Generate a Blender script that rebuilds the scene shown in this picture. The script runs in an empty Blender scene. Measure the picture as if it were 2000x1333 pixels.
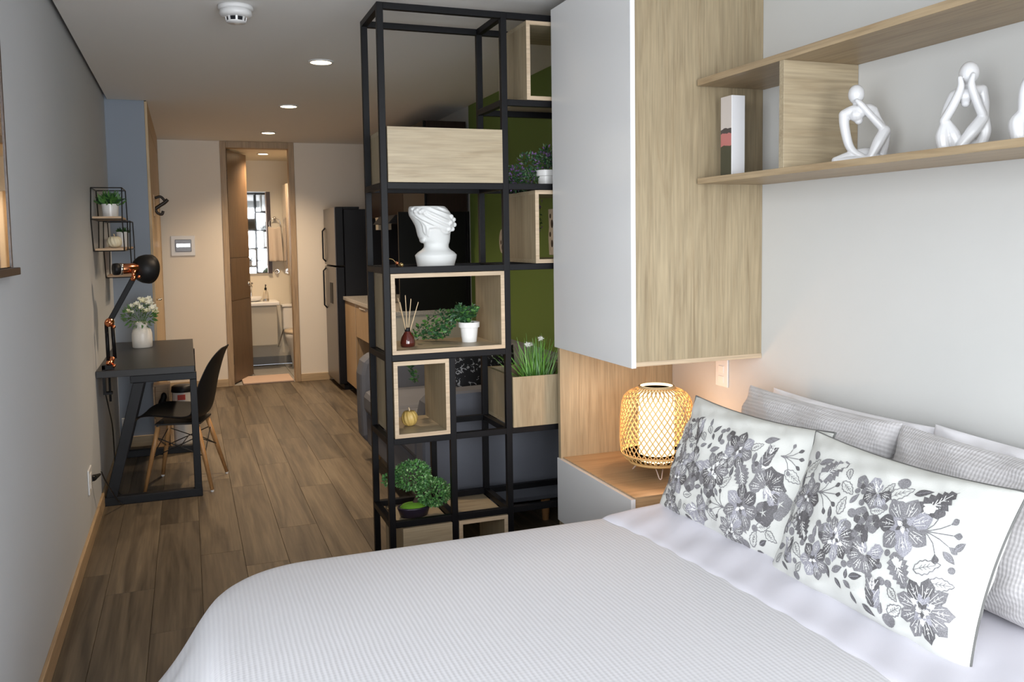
import bpy, math, random
from mathutils import Vector, Matrix
rnd = random.Random(7)
PI = math.pi
sc = bpy.context.scene
col = sc.collection

# ------------------------------------------------------------------ camera
cam_d = bpy.data.cameras.new('camera')
cam = bpy.data.objects.new('camera', cam_d); col.objects.link(cam)
cam_d.sensor_width = 36.0
cam_d.lens = 1684.0 / 2000.0 * 36.0
cam_d.shift_y = -0.03825
cam_d.clip_start = 0.02
_r = Vector((0.93557339, -0.35281111, -0.0150581)); _u = Vector((0.04014111, 0.06388623, 0.99714956)); _f = Vector((0.35084343, 0.93351105, -0.07393248))
cam.matrix_world = Matrix(((_r.x, _u.x, -_f.x, 0), (_r.y, _u.y, -_f.y, 0), (_r.z, _u.z, -_f.z, 1.4), (0, 0, 0, 1)))
sc.camera = cam

# ------------------------------------------------------------------ light
sc.view_settings.view_transform = 'Standard'
sc.view_settings.look = 'None'
sc.view_settings.gamma = 1.0
sc.view_settings.use_curve_mapping = False
sc.view_settings.exposure = 0.15
world = bpy.data.worlds.new('overcast_sky'); sc.world = world
world.use_nodes = True
world.node_tree.nodes['Background'].inputs[0].default_value = (0.80, 0.89, 1.0, 1)
world.node_tree.nodes['Background'].inputs[1].default_value = 2.0

def area_light(name, loc, rot, sx, sy, power, color):
    d = bpy.data.lights.new(name, 'AREA'); d.shape = 'RECTANGLE'; d.size = sx; d.size_y = sy; d.energy = power; d.color = color
    o = bpy.data.objects.new(name, d); col.objects.link(o); o.location = loc; o.rotation_euler = rot
    return o
# daylight entering the big window behind the camera
area_light('window_daylight', (0.75, -7.2, 1.2), (math.radians(90), 0, 0), 6.0, 5.5, 1150, (0.96, 0.98, 1.0))
# light added outside an unseen left opening, to brighten grey door and cushions
area_light('added_side_daylight', (-4.4, -3.4, 1.9), (math.radians(85), 0, math.radians(-52)), 6.0, 5.0, 700, (0.96, 0.98, 1.0))

# ------------------------------------------------------------------ helpers
OFF = {}
def setp(o, label=None, cat=None, group=None, kind=None):
    if label: o['label'] = label
    if cat: o['category'] = cat
    if group: o['group'] = group
    if kind: o['kind'] = kind
    return o
def thing(name, label, cat, loc=(0, 0, 0), group=None, local=False, rz=0, kind=None):
    o = bpy.data.objects.new(name, None); col.objects.link(o)
    o.empty_display_size = 0.05
    o.location = loc; o.rotation_euler = (0, 0, rz)
    OFF[o.name] = Vector((0, 0, 0)) if local else Vector(loc)
    return setp(o, label, cat, group, kind)

def catmull(pts, n=6):
    P = [Vector(p) for p in pts]
    P = [P[0] * 2 - P[1]] + P + [P[-1] * 2 - P[-2]]
    out = []
    for i in range(1, len(P) - 2):
        for k in range(n):
            t = k / n
            a, b, c, d = P[i - 1], P[i], P[i + 1], P[i + 2]
            out.append(0.5 * ((2 * b) + (c - a) * t + (2 * a - 5 * b + 4 * c - d) * t * t + (3 * b - a - 3 * c + d) * t ** 3))
    out.append(P[-2]); return out

class MB:
    def __init__(s): s.v = []; s.f = []; s.m = []
    def add(s, vs, fs, mi=0):
        o = len(s.v); s.v += [Vector(v) for v in vs]
        for f in fs: s.f.append(tuple(i + o for i in f)); s.m.append(mi)
        return s
    def box(s, x0, x1, y0, y1, z0, z1, mi=0):
        return s.add([(x0, y0, z0), (x1, y0, z0), (x1, y1, z0), (x0, y1, z0), (x0, y0, z1), (x1, y0, z1), (x1, y1, z1), (x0, y1, z1)],
                     [(0, 3, 2, 1), (4, 5, 6, 7), (0, 1, 5, 4), (1, 2, 6, 5), (2, 3, 7, 6), (3, 0, 4, 7)], mi)
    def bar(s, p, q, w, h, up=(0, 0, 1), mi=0):
        p = Vector(p); q = Vector(q); d = (q - p).normalized(); a = d.cross(Vector(up))
        if a.length < 1e-5: a = d.cross(Vector((1, 0, 0)))
        a.normalize(); b = a.cross(d).normalized()
        vs = []
        for e in (p, q):
            for sx, sy in ((-1, -1), (1, -1), (1, 1), (-1, 1)): vs.append(e + a * (sx * w / 2) + b * (sy * h / 2))
        return s.add(vs, [(0, 1, 2, 3), (7, 6, 5, 4), (0, 4, 5, 1), (1, 5, 6, 2), (2, 6, 7, 3), (3, 7, 4, 0)], mi)
    def tube(s, pts, r, seg=8, mi=0, closed=False):
        P = [Vector(p) for p in pts]; n = len(P)
        R = r if isinstance(r, (list, tuple)) else [r] * n
        T = []
        for i in range(n):
            if closed: t = P[(i + 1) % n] - P[i - 1]
            else: t = P[min(i + 1, n - 1)] - P[max(i - 1, 0)]
            T.append(t.normalized() if t.length > 1e-9 else Vector((0, 0, 1)))
        a = T[0].cross(Vector((0, 0, 1)))
        if a.length < 0.05: a = T[0].cross(Vector((1, 0, 0)))
        a.normalize(); vs = []
        for i in range(n):
            a = (a - T[i] * a.dot(T[i])); a.normalize(); b = T[i].cross(a)
            for k in range(seg):
                an = 2 * PI * k / seg; vs.append(P[i] + (a * math.cos(an) + b * math.sin(an)) * R[i])
        fs = []
        for i in range(n if closed else n - 1):
            j = (i + 1) % n
            for k in range(seg):
                l = (k + 1) % seg; fs.append((i * seg + k, i * seg + l, j * seg + l, j * seg + k))
        if not closed: fs += [tuple(range(seg - 1, -1, -1)), tuple(range((n - 1) * seg, n * seg))]
        return s.add(vs, fs, mi)
    def lathe(s, prof, c=(0, 0, 0), seg=28, mi=0, sx=1, sy=1, rot=None):
        c = Vector(c); vs = []; fs = []; n = len(prof)
        for r, z in prof:
            for k in range(seg):
                an = 2 * PI * k / seg; p = Vector((r * math.cos(an) * sx, r * math.sin(an) * sy, z))
                if rot is not None: p = rot @ p
                vs.append(c + p)
        for i in range(n - 1):
            for k in range(seg):
                l = (k + 1) % seg; fs.append((i * seg + k, i * seg + l, (i + 1) * seg + l, (i + 1) * seg + k))
        if prof[0][0] > 1e-6: fs.append(tuple(range(seg - 1, -1, -1)))
        if prof[-1][0] > 1e-6: fs.append(tuple(range((n - 1) * seg, n * seg)))
        return s.add(vs, fs, mi)
    def ell(s, c, r, seg=16, rings=10, mi=0, rot=None):
        prof = [(math.sin(PI * i / rings) + (1e-4 if i in (0, rings) else 0), -math.cos(PI * i / rings)) for i in range(rings + 1)]
        c = Vector(c); R = Vector(r) if not isinstance(r, (int, float)) else Vector((r, r, r))
        vs = []; fs = []
        for a, z in prof:
            for k in range(seg):
                an = 2 * PI * k / seg; p = Vector((a * math.cos(an) * R.x, a * math.sin(an) * R.y, z * R.z))
                if rot is not None: p = rot @ p
                vs.append(c + p)
        for i in range(rings):
            for k in range(seg):
                l = (k + 1) % seg; fs.append((i * seg + k, i * seg + l, (i + 1) * seg + l, (i + 1) * seg + k))
        fs += [tuple(range(seg - 1, -1, -1)), tuple(range(rings * seg, (rings + 1) * seg))]
        return s.add(vs, fs, mi)
    def loft(s, secs, seg=32, mi=0, cap=True):
        vs = []; fs = []
        for z, cx, cy, rx, ry in secs:
            for k in range(seg):
                an = 2 * PI * k / seg; vs.append((cx + rx * math.cos(an), cy + ry * math.sin(an), z))
        n = len(secs)
        for i in range(n - 1):
            for k in range(seg):
                l = (k + 1) % seg; fs.append((i * seg + k, i * seg + l, (i + 1) * seg + l, (i + 1) * seg + k))
        if cap: fs += [tuple(range(seg - 1, -1, -1)), tuple(range((n - 1) * seg, n * seg))]
        return s.add(vs, fs, mi)
    def grid(s, pts, nu, nv, mi=0):
        return s.add(pts, [(j * nu + i, j * nu + i + 1, (j + 1) * nu + i + 1, (j + 1) * nu + i) for j in range(nv - 1) for i in range(nu - 1)], mi)
    def prism(s, poly, axis, a, b, mi=0):
        # poly: 2-D points; axis X: (y,z)  Y: (x,z)  Z: (x,y)
        def mk(p, t): return {'X': (t, p[0], p[1]), 'Y': (p[0], t, p[1]), 'Z': (p[0], p[1], t)}[axis]
        n = len(poly)
        return s.add([mk(p, a) for p in poly] + [mk(p, b) for p in poly],
                     [tuple(range(n))[::-1], tuple(range(n, 2 * n))] + [(i, (i + 1) % n, n + (i + 1) % n, n + i) for i in range(n)], mi)
    def leaf(s, p, d, n, L, W, bend=0.2, mi=0):
        p = Vector(p); d = Vector(d).normalized(); n = Vector(n); a = d.cross(n)
        if a.length < 1e-4: a = d.cross(Vector((1, 0.3, 0.2)))
        a.normalize(); n = a.cross(d)
        q = p + d * (L * 0.5) + n * (L * bend * 0.5)
        return s.add([p, q + a * (W / 2), p + d * L - n * (L * bend * 0.3), q - a * (W / 2)], [(0, 1, 2), (0, 2, 3)], mi)

def build(name, mb, mats, parent=None, smooth=False, bevel=0, label=None, cat=None, group=None, kind=None, local=False, autosmooth=None):
    me = bpy.data.meshes.new(name)
    off = OFF.get(parent.name, Vector((0, 0, 0))) if parent is not None and not local else Vector((0, 0, 0))
    me.from_pydata([tuple(v - off) for v in mb.v], [], mb.f)
    if not isinstance(mats, (list, tuple)): mats = [mats]
    for m in mats: me.materials.append(m)
    if len(mats) > 1: me.polygons.foreach_set('material_index', mb.m)
    if smooth: me.polygons.foreach_set('use_smooth', [True] * len(me.polygons))
    me.update()
    o = bpy.data.objects.new(name, me); col.objects.link(o)
    if parent is not None: o.parent = parent; OFF[o.name] = off
    if bevel:
        b = o.modifiers.new('bevel', 'BEVEL'); b.width = bevel; b.segments = 2; b.limit_method = 'ANGLE'; b.angle_limit = math.radians(40)
    return setp(o, label, cat, group, kind)
def remesh(o, vox, it=4):
    m = o.modifiers.new('remesh', 'REMESH'); m.mode = 'VOXEL'; m.voxel_size = vox; m.use_smooth_shade = True
    sm = o.modifiers.new('smooth', 'SMOOTH'); sm.iterations = it; sm.factor = 0.5
def subsurf(o, l=1):
    m = o.modifiers.new('sub', 'SUBSURF'); m.levels = l; m.render_levels = l

# ------------------------------------------------------------------ materials
def newmat(name):
    m = bpy.data.materials.new(name); m.use_nodes = True
    return m, m.node_tree, m.node_tree.nodes['Principled BSDF']
def node(nt, t, **kw):
    n = nt.nodes.new(t)
    for k, v in kw.items():
        if k in n.inputs: n.inputs[k].default_value = v
        else: setattr(n, k, v)
    return n
def c4(c): return (c[0], c[1], c[2], 1)
def plain(name, c, rough=0.5, metal=0.0, spec=0.5, bump=0, bscale=200, coat=0, sheen=0, var=0, vscale=8):
    m, nt, b = newmat(name)
    b.inputs['Base Color'].default_value = c4(c); b.inputs['Roughness'].default_value = rough; b.inputs['Metallic'].default_value = metal
    b.inputs['Specular IOR Level'].default_value = spec
    if coat: b.inputs['Coat Weight'].default_value = coat; b.inputs['Coat Roughness'].default_value = 0.1
    if sheen: b.inputs['Sheen Weight'].default_value = sheen
    tc = None
    if bump or var: tc = node(nt, 'ShaderNodeTexCoord')
    if var:
        n = node(nt, 'ShaderNodeTexNoise', Scale=vscale, Detail=4.0); nt.links.new(tc.outputs['Object'], n.inputs['Vector'])
        r = node(nt, 'ShaderNodeMapRange'); r.inputs['To Min'].default_value = 1 - var; r.inputs['To Max'].default_value = 1 + var
        nt.links.new(n.outputs['Fac'], r.inputs['Value'])
        mx = node(nt, 'ShaderNodeVectorMath', operation='SCALE'); mx.inputs[0].default_value = c
        nt.links.new(r.outputs['Result'], mx.inputs['Scale']); nt.links.new(mx.outputs['Vector'], b.inputs['Base Color'])
    if bump:
        n = node(nt, 'ShaderNodeTexNoise', Scale=bscale, Detail=3.0); nt.links.new(tc.outputs['Object'], n.inputs['Vector'])
        bp = node(nt, 'ShaderNodeBump', Strength=bump, Distance=0.002); nt.links.new(n.outputs['Fac'], bp.inputs['Height']); nt.links.new(bp.outputs['Normal'], b.inputs['Normal'])
    return m
def emit(name, c, s):
    m, nt, b = newmat(name); b.inputs['Base Color'].default_value = c4(c)
    b.inputs['Emission Color'].default_value = c4(c); b.inputs['Emission Strength'].default_value = s
    return m
def wood(name, dark, light, grain='Z', rough=0.42, fine=1.0, tone=0.0, spec=0.4):
    m, nt, b = newmat(name); L = nt.links
    tc = node(nt, 'ShaderNodeTexCoord'); oi = node(nt, 'ShaderNodeObjectInfo')
    off = node(nt, 'ShaderNodeVectorMath', operation='SCALE'); off.inputs[0].default_value = (7.3, 11.7, 5.1); L.new(oi.outputs['Random'], off.inputs['Scale'])
    ad = node(nt, 'ShaderNodeVectorMath', operation='ADD'); L.new(tc.outputs['Object'], ad.inputs[0]); L.new(off.outputs['Vector'], ad.inputs[1])
    s = {'X': (0.9, 9, 9), 'Y': (9, 0.9, 9), 'Z': (9, 9, 0.9)}[grain]
    mp = node(nt, 'ShaderNodeVectorMath', operation='MULTIPLY'); mp.inputs[1].default_value = s; L.new(ad.outputs['Vector'], mp.inputs[0])
    n1 = node(nt, 'ShaderNodeTexNoise', Scale=1.6 * fine, Detail=6.0, Distortion=1.3); L.new(mp.outputs['Vector'], n1.inputs['Vector'])
    s2 = {'X': (5, 130, 130), 'Y': (130, 5, 130), 'Z': (130, 130, 5)}[grain]
    mp2 = node(nt, 'ShaderNodeVectorMath', operation='MULTIPLY'); mp2.inputs[1].default_value = s2; L.new(ad.outputs['Vector'], mp2.inputs[0])
    n2 = node(nt, 'ShaderNodeTexNoise', Scale=1.2, Detail=3.0); L.new(mp2.outputs['Vector'], n2.inputs['Vector'])
    cr = node(nt, 'ShaderNodeValToRGB'); e = cr.color_ramp.elements
    e[0].position = 0.28; e[0].color = c4(dark); e[1].position = 0.66; e[1].color = c4(light)
    mid = cr.color_ramp.elements.new(0.45); mid.color = c4([d * 0.35 + l * 0.65 for d, l in zip(dark, light)])
    L.new(n1.outputs['Fac'], cr.inputs['Fac'])
    r2 = node(nt, 'ShaderNodeMapRange'); r2.inputs['From Min'].default_value = 0.3; r2.inputs['From Max'].default_value = 0.7; r2.inputs['To Min'].default_value = 0.80; r2.inputs['To Max'].default_value = 1.1
    L.new(n2.outputs['Fac'], r2.inputs['Value'])
    sc_ = node(nt, 'ShaderNodeVectorMath', operation='SCALE'); L.new(cr.outputs['Color'], sc_.inputs[0]); L.new(r2.outputs['Result'], sc_.inputs['Scale'])
    out = sc_.outputs['Vector']
    if tone:
        rt = node(nt, 'ShaderNodeMapRange'); rt.inputs['To Min'].default_value = 1 - tone; rt.inputs['To Max'].default_value = 1 + tone
        wn = node(nt, 'ShaderNodeTexWhiteNoise', noise_dimensions='1D'); L.new(oi.outputs['Random'], wn.inputs['W']); L.new(wn.outputs['Value'], rt.inputs['Value'])
        s3 = node(nt, 'ShaderNodeVectorMath', operation='SCALE'); L.new(out, s3.inputs[0]); L.new(rt.outputs['Result'], s3.inputs['Scale']); out = s3.outputs['Vector']
    L.new(out, b.inputs['Base Color']); b.inputs['Roughness'].default_value = rough; b.inputs['Specular IOR Level'].default_value = spec
    bp = node(nt, 'ShaderNodeBump', Strength=0.15, Distance=0.001); L.new(n2.outputs['Fac'], bp.inputs['Height']); L.new(bp.outputs['Normal'], b.inputs['Normal'])
    return m
def ribbed(name, c, c2, axis, period, amp, second=None, rough=0.85, sharp=0.5):
    """woven cloth with fine ribs across one axis (and a weaker cross rib)"""
    m, nt, b = newmat(name); L = nt.links
    tc = node(nt, 'ShaderNodeTexCoord')
    nz = node(nt, 'ShaderNodeTexNoise', Scale=2.5, Detail=3.0); L.new(tc.outputs['Object'], nz.inputs['Vector'])
    ns = node(nt, 'ShaderNodeVectorMath', operation='SCALE'); L.new(nz.outputs['Color'], ns.inputs[0]); ns.inputs['Scale'].default_value = period * 1.5
    ad = node(nt, 'ShaderNodeVectorMath', operation='ADD'); L.new(tc.outputs['Object'], ad.inputs[0]); L.new(ns.outputs['Vector'], ad.inputs[1])
    sx = node(nt, 'ShaderNodeSeparateXYZ'); L.new(ad.outputs['Vector'], sx.inputs[0])
    def wave(ax, per):
        mu = node(nt, 'ShaderNodeMath', operation='MULTIPLY'); L.new(sx.outputs[ax], mu.inputs[0]); mu.inputs[1].default_value = 2 * PI / per
        si = node(nt, 'ShaderNodeMath', operation='SINE'); L.new(mu.outputs[0], si.inputs[0]); return si.outputs[0]
    h = wave(axis, period)
    if second:
        h2 = wave(second[0], second[1]); mu = node(nt, 'ShaderNodeMath', operation='MULTIPLY_ADD'); L.new(h2, mu.inputs[0]); mu.inputs[1].default_value = second[2]; L.new(h, mu.inputs[2]); h = mu.outputs[0]
    mr = node(nt, 'ShaderNodeMapRange'); mr.inputs['From Min'].default_value = -1; L.new(h, mr.inputs['Value'])
    mx = node(nt, 'ShaderNodeMix', data_type='RGBA'); L.new(mr.outputs['Result'], mx.inputs['Factor']); mx.inputs['A'].default_value = c4(c2); mx.inputs['B'].default_value = c4(c)
    L.new(mx.outputs['Result'], b.inputs['Base Color'])
    bp = node(nt, 'ShaderNodeBump', Strength=sharp, Distance=amp); L.new(h, bp.inputs['Height']); L.new(bp.outputs['Normal'], b.inputs['Normal'])
    b.inputs['Roughness'].default_value = rough; b.inputs['Specular IOR Level'].default_value = 0.15; b.inputs['Sheen Weight'].default_value = 0.15
    return m

M = {}
M['white_wall'] = plain('white_wall_paint', (0.54, 0.54, 0.525), 0.75, bump=0.05, bscale=60, var=0.015)
M['cream_wall'] = plain('cream_wall_paint', (0.84, 0.77, 0.67), 0.75, bump=0.05, bscale=60)
M['blue_wall'] = plain('blue_grey_wall_paint', (0.56, 0.58, 0.60), 0.7, bump=0.05, bscale=60, var=0.02, vscale=3)
M['column_paint'] = plain('slate_blue_wall_paint', (0.27, 0.31, 0.37), 0.7, bump=0.05, bscale=60)
M['green_wall'] = plain('green_wall_paint', (0.125, 0.195, 0.04), 0.7, bump=0.05, bscale=60, var=0.03, vscale=3)
M['ceiling'] = plain('ceiling_paint', (0.84, 0.83, 0.81), 0.85)
M['dark_gap'] = plain('dark_ceiling_gap', (0.06, 0.06, 0.065), 0.9)
M['oak'] = wood('light_oak_laminate', (0.255, 0.194, 0.116), (0.339, 0.273, 0.173), 'Z', fine=1.7)
M['oak_y'] = wood('oak_laminate_along_shelf', (0.286, 0.200, 0.113), (0.380, 0.286, 0.176), 'Y', fine=1.5)
M['oak_x'] = wood('pale_oak_laminate_crosswise', (0.306, 0.239, 0.150), (0.386, 0.316, 0.210), 'X', fine=1.5)
M['oak_warm'] = wood('warm_oak_laminate', (0.42, 0.26, 0.13), (0.53, 0.36, 0.20), 'X', fine=1.5)
M['oak_edge'] = wood('pale_oak_edge_band', (0.413, 0.306, 0.200), (0.493, 0.386, 0.266), 'X', 0.5)
M['grey_lacquer'] = plain('grey_lacquered_board', (0.68, 0.68, 0.68), 0.3, coat=0.1)
M['white_edge'] = plain('white_edge_band', (0.80, 0.81, 0.84), 0.4)
M['base_wood'] = wood('skirting_wood', (0.34, 0.22, 0.12), (0.50, 0.35, 0.20), 'Y')
M['base_wood_x'] = wood('skirting_wood_crosswise', (0.40, 0.28, 0.16), (0.55, 0.41, 0.25), 'X')
M['door_wood'] = wood('door_veneer', (0.105, 0.062, 0.034), (0.155, 0.097, 0.054), 'Z', 0.4)
M['jamb_wood'] = wood('door_jamb_wood', (0.33, 0.225, 0.13), (0.46, 0.33, 0.20), 'Z', 0.45)
M['entry_wood'] = wood('entry_door_wood', (0.42, 0.29, 0.16), (0.56, 0.41, 0.24), 'Z', 0.5)
M['black_metal'] = plain('black_painted_steel', (0.005, 0.005, 0.006), 0.45, spec=0.16, bump=0.05, bscale=80)
M['black_wire'] = plain('black_wire', (0.01, 0.01, 0.01), 0.45)
M['black_plastic'] = plain('black_moulded_plastic', (0.007, 0.007, 0.008), 0.5, spec=0.3)
M['desk_black'] = plain('black_desk_board', (0.022, 0.022, 0.023), 0.38, spec=0.3)
M['navy_metal'] = plain('dark_navy_steel', (0.010, 0.011, 0.014), 0.45, spec=0.25)
M['copper'] = plain('polished_copper', (0.72, 0.27, 0.13), 0.18, metal=1.0)
M['chrome'] = plain('chrome', (0.75, 0.75, 0.75), 0.12, metal=1.0)
M['gold'] = plain('gold_wire', (0.75, 0.55, 0.25), 0.25, metal=1.0)
M['ceramic'] = plain('white_ceramic', (0.80, 0.79, 0.77), 0.3)
M['plaster'] = plain('white_plaster', (0.64, 0.65, 0.64), 0.55, bump=0.15, bscale=90)
M['white_plastic'] = plain('white_plastic', (0.74, 0.74, 0.74), 0.35)
M['white_fabric'] = plain('white_cotton', (0.80, 0.79, 0.84), 0.85, spec=0.15, bump=0.15, bscale=350, sheen=0.1)
M['chair_wood'] = wood('beech_leg_wood', (0.34, 0.17, 0.065), (0.50, 0.27, 0.11), 'Z', 0.4)
M['leaf_dark'] = plain('dark_green_leaf', (0.026, 0.085, 0.030), 0.5, var=0.5, vscale=40)
M['leaf_mid'] = plain('mid_green_leaf', (0.075, 0.20, 0.040), 0.45, var=0.5, vscale=60)
M['leaf_bright'] = plain('bright_green_leaf', (0.13, 0.32, 0.035), 0.45, var=0.4, vscale=50)
M['leaf_grey'] = plain('grey_green_leaf', (0.12, 0.19, 0.09), 0.5, var=0.3, vscale=50)
M['purple'] = plain('purple_petal', (0.17, 0.09, 0.24), 0.6, var=0.4, vscale=60)
M['cream_petal'] = plain('cream_petal', (0.78, 0.77, 0.58), 0.6)
M['soil'] = plain('dark_soil', (0.02, 0.015, 0.01), 0.95, bump=0.8, bscale=150)

# ================================================================== SETTING
XL, XR, YB, ZC = -0.475, 1.96, 8.75, 2.364
def plank_material():
    m, nt, b = newmat('grey_brown_plank'); L = nt.links
    tc = node(nt, 'ShaderNodeTexCoord'); oi = node(nt, 'ShaderNodeObjectInfo')
    off = node(nt, 'ShaderNodeVectorMath', operation='SCALE'); off.inputs[0].default_value = (17.3, 31.7, 3.1); L.new(oi.outputs['Random'], off.inputs['Scale'])
    ad = node(nt, 'ShaderNodeVectorMath', operation='ADD'); L.new(tc.outputs['Object'], ad.inputs[0]); L.new(off.outputs['Vector'], ad.inputs[1])
    mp = node(nt, 'ShaderNodeVectorMath', operation='MULTIPLY'); mp.inputs[1].default_value = (10, 0.6, 1); L.new(ad.outputs['Vector'], mp.inputs[0])
    n1 = node(nt, 'ShaderNodeTexNoise', Scale=1.5, Detail=5.0, Distortion=1.0); L.new(mp.outputs['Vector'], n1.inputs['Vector'])
    mp2 = node(nt, 'ShaderNodeVectorMath', operation='MULTIPLY'); mp2.inputs[1].default_value = (110, 4, 1); L.new(ad.outputs['Vector'], mp2.inputs[0])
    n2 = node(nt, 'ShaderNodeTexNoise', Scale=1.0, Detail=4.0); L.new(mp2.outputs['Vector'], n2.inputs['Vector'])
    n3 = node(nt, 'ShaderNodeTexVoronoi', Scale=2.6); L.new(ad.outputs['Vector'], n3.inputs['Vector'])
    wn = node(nt, 'ShaderNodeTexWhiteNoise', noise_dimensions='1D'); L.new(oi.outputs['Random'], wn.inputs['W'])
    cr = node(nt, 'ShaderNodeValToRGB'); e = cr.color_ramp.elements
    e[0].position = 0.30; e[0].color = (0.055, 0.042, 0.029, 1); e[1].position = 0.70; e[1].color = (0.175, 0.138, 0.093, 1)
    md = cr.color_ramp.elements.new(0.48); md.color = (0.117, 0.091, 0.062, 1)
    L.new(n1.outputs['Fac'], cr.inputs['Fac'])
    k = node(nt, 'ShaderNodeMapRange'); k.inputs['From Max'].default_value = 0.09; k.inputs['To Min'].default_value = 0.55; L.new(n3.outputs['Distance'], k.inputs['Value'])
    t = node(nt, 'ShaderNodeMapRange'); t.inputs['To Min'].default_value = 0.82; t.inputs['To Max'].default_value = 1.2; L.new(wn.outputs['Value'], t.inputs['Value'])
    f = node(nt, 'ShaderNodeMapRange'); f.inputs['From Min'].default_value = 0.3; f.inputs['From Max'].default_value = 0.7; f.inputs['To Min'].default_value = 0.8; f.inputs['To Max'].default_value = 1.15; L.new(n2.outputs['Fac'], f.inputs['Value'])
    m1 = node(nt, 'ShaderNodeMath', operation='MULTIPLY'); L.new(k.outputs['Result'], m1.inputs[0]); L.new(t.outputs['Result'], m1.inputs[1])
    m2 = node(nt, 'ShaderNodeMath', operation='MULTIPLY'); L.new(m1.outputs[0], m2.inputs[0]); L.new(f.outputs['Result'], m2.inputs[1])
    s = node(nt, 'ShaderNodeVectorMath', operation='SCALE'); L.new(cr.outputs['Color'], s.inputs[0]); L.new(m2.outputs[0], s.inputs['Scale'])
    L.new(s.outputs['Vector'], b.inputs['Base Color']); b.inputs['Roughness'].default_value = 0.42; b.inputs['Specular IOR Level'].default_value = 0.35
    bp = node(nt, 'ShaderNodeBump', Strength=0.12, Distance=0.001); L.new(n2.outputs['Fac'], bp.inputs['Height']); L.new(bp.outputs['Normal'], b.inputs['Normal'])
    return m
M['plank'] = plank_material()
M['subfloor'] = plain('dark_underlay', (0.06, 0.046, 0.032), 0.9)
floor = build('floor', MB().box(XL - .05, XR + .05, -1.1, YB + .02, -0.08, -0.006), M['subfloor'], kind='structure', label='grey-brown wood plank floor of the main room')
PW, PL = 0.182, 1.28
ends = {0: 3.95, 1: 3.71, 2: 4.55, 3: 4.03, 4: 5.1, 5: 4.27}
k = 0
x = -0.541
while x < XR:
    x0, x1 = max(x, XL), min(x + PW, XR)
    y = ends.get(k, 3.6 + rnd.random() * PL)
    while y > -1.1: y -= PL
    while y < YB + .02:
        y0, y1 = max(y, -1.1), min(y + PL, YB + .02)
        if y1 - y0 > 0.01:
            g = 0.0004; ch = 0.0009
            a, b_, c, d = x0 + g, x1 - g, y0 + g, y1 - g
            mb = MB().add([(a, c, -.006), (b_, c, -.006), (b_, d, -.006), (a, d, -.006), (a, c, -.0012), (b_, c, -.0012), (b_, d, -.0012), (a, d, -.0012),
                           (a + ch, c + ch, 0), (b_ - ch, c + ch, 0), (b_ - ch, d - ch, 0), (a + ch, d - ch, 0)],
                          [(0, 1, 5, 4), (1, 2, 6, 5), (2, 3, 7, 6), (3, 0, 4, 7), (4, 5, 9, 8), (5, 6, 10, 9), (6, 7, 11, 10), (7, 4, 8, 11), (8, 9, 10, 11)])
            build('plank', mb, M['plank'], floor)
        y += PL
    x += PW; k += 1

build('wall_left', MB().box(XL - .1, XL, 1.55, 6.42, 0, 2.5).box(XL - .1, XL, -1.2, -.95, 0, 2.5).box(XL - .1, XL, -.95, 1.55, 2.25, 2.5).box(XL - .1, XL, -.95, 1.55, 0, .12), M['blue_wall'], kind='structure', label='blue-grey painted side wall beside the desk')
build('wall_column', MB().box(XL - .1, -0.23, 6.42, YB + .1, 0, 2.5), M['column_paint'], kind='structure', label='slate blue wall projection behind the desk')
wr = build('wall_right', MB().box(XR, XR + .1, -1.2, 3.27, 0, 2.5), M['white_wall'], kind='structure', label='white wall behind the bed head')
build('green_wall_section', MB().box(XR, XR + .1, 3.27, 6.06, 0, 2.5), M['green_wall'], wr, label='olive green painted section of wall')
build('kitchen_wall_section', MB().box(XR, XR + .1, 6.06, YB + .1, 0, 2.5), M['white_wall'], wr)
wb = build('wall_back', MB().box(-0.23, 0.333, YB, YB + .1, 0, 2.5), M['cream_wall'], kind='structure', label='cream white far wall with the bathroom doorway')
build('wall_section', MB().box(1.023, XR, YB, YB + .1, 0, 2.5), M['cream_wall'], wb)
cl = build('ceiling', MB().box(XL + .02, XR, -1.2, 6.40, ZC, ZC + .03).box(-0.215, XR, 6.40, YB, ZC, ZC + .03), M['ceiling'], kind='structure', label='flat pale ceiling with a shadow gap along the wall')
build('upper_slab', MB().box(XL - .1, XR + .1, -1.2, YB + .1, 2.47, 2.52), M['dark_gap'], cl)

# window wall behind the viewpoint
WX0, WX1, WZ0, WZ1 = -0.38, 1.88, 0.25, 2.22
wf = build('wall_front', MB().box(XL, WX0, -1.2, -1.1, 0, 2.5).box(WX1, XR, -1.2, -1.1, 0, 2.5).box(WX0, WX1, -1.2, -1.1, 0, WZ0).box(WX0, WX1, -1.2, -1.1, WZ1, 2.5), M['white_wall'], kind='structure')
win = thing('window_1', None, None, (0.75, -1.15, WZ0), kind='structure')
def pane_material():
    m = bpy.data.materials.new('clear_pane'); m.use_nodes = True; nt = m.node_tree; nt.nodes.clear()
    o = node(nt, 'ShaderNodeOutputMaterial'); t = node(nt, 'ShaderNodeBsdfTransparent'); g = node(nt, 'ShaderNodeBsdfGlossy', Roughness=0.02)
    mx = node(nt, 'ShaderNodeMixShader'); mx.inputs[0].default_value = 0.05
    nt.links.new(t.outputs[0], mx.inputs[1]); nt.links.new(g.outputs[0], mx.inputs[2]); nt.links.new(mx.outputs[0], o.inputs[0]); return m
M['pane'] = pane_material()
nw = 3
for i in range(nw + 1):
    xx = WX0 + (WX1 - WX0) * i / nw
    build('mullion', MB().box(max(WX0, xx - .022), min(WX1, xx + .022), -1.17, -1.13, WZ0, WZ1), M['black_metal'], win)
for zz in (WZ0, 0.95, WZ1):
    build('transom', MB().box(WX0, WX1, -1.168, -1.132, max(WZ0, zz - .02), min(WZ1, zz + .02)), M['black_metal'], win)
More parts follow.
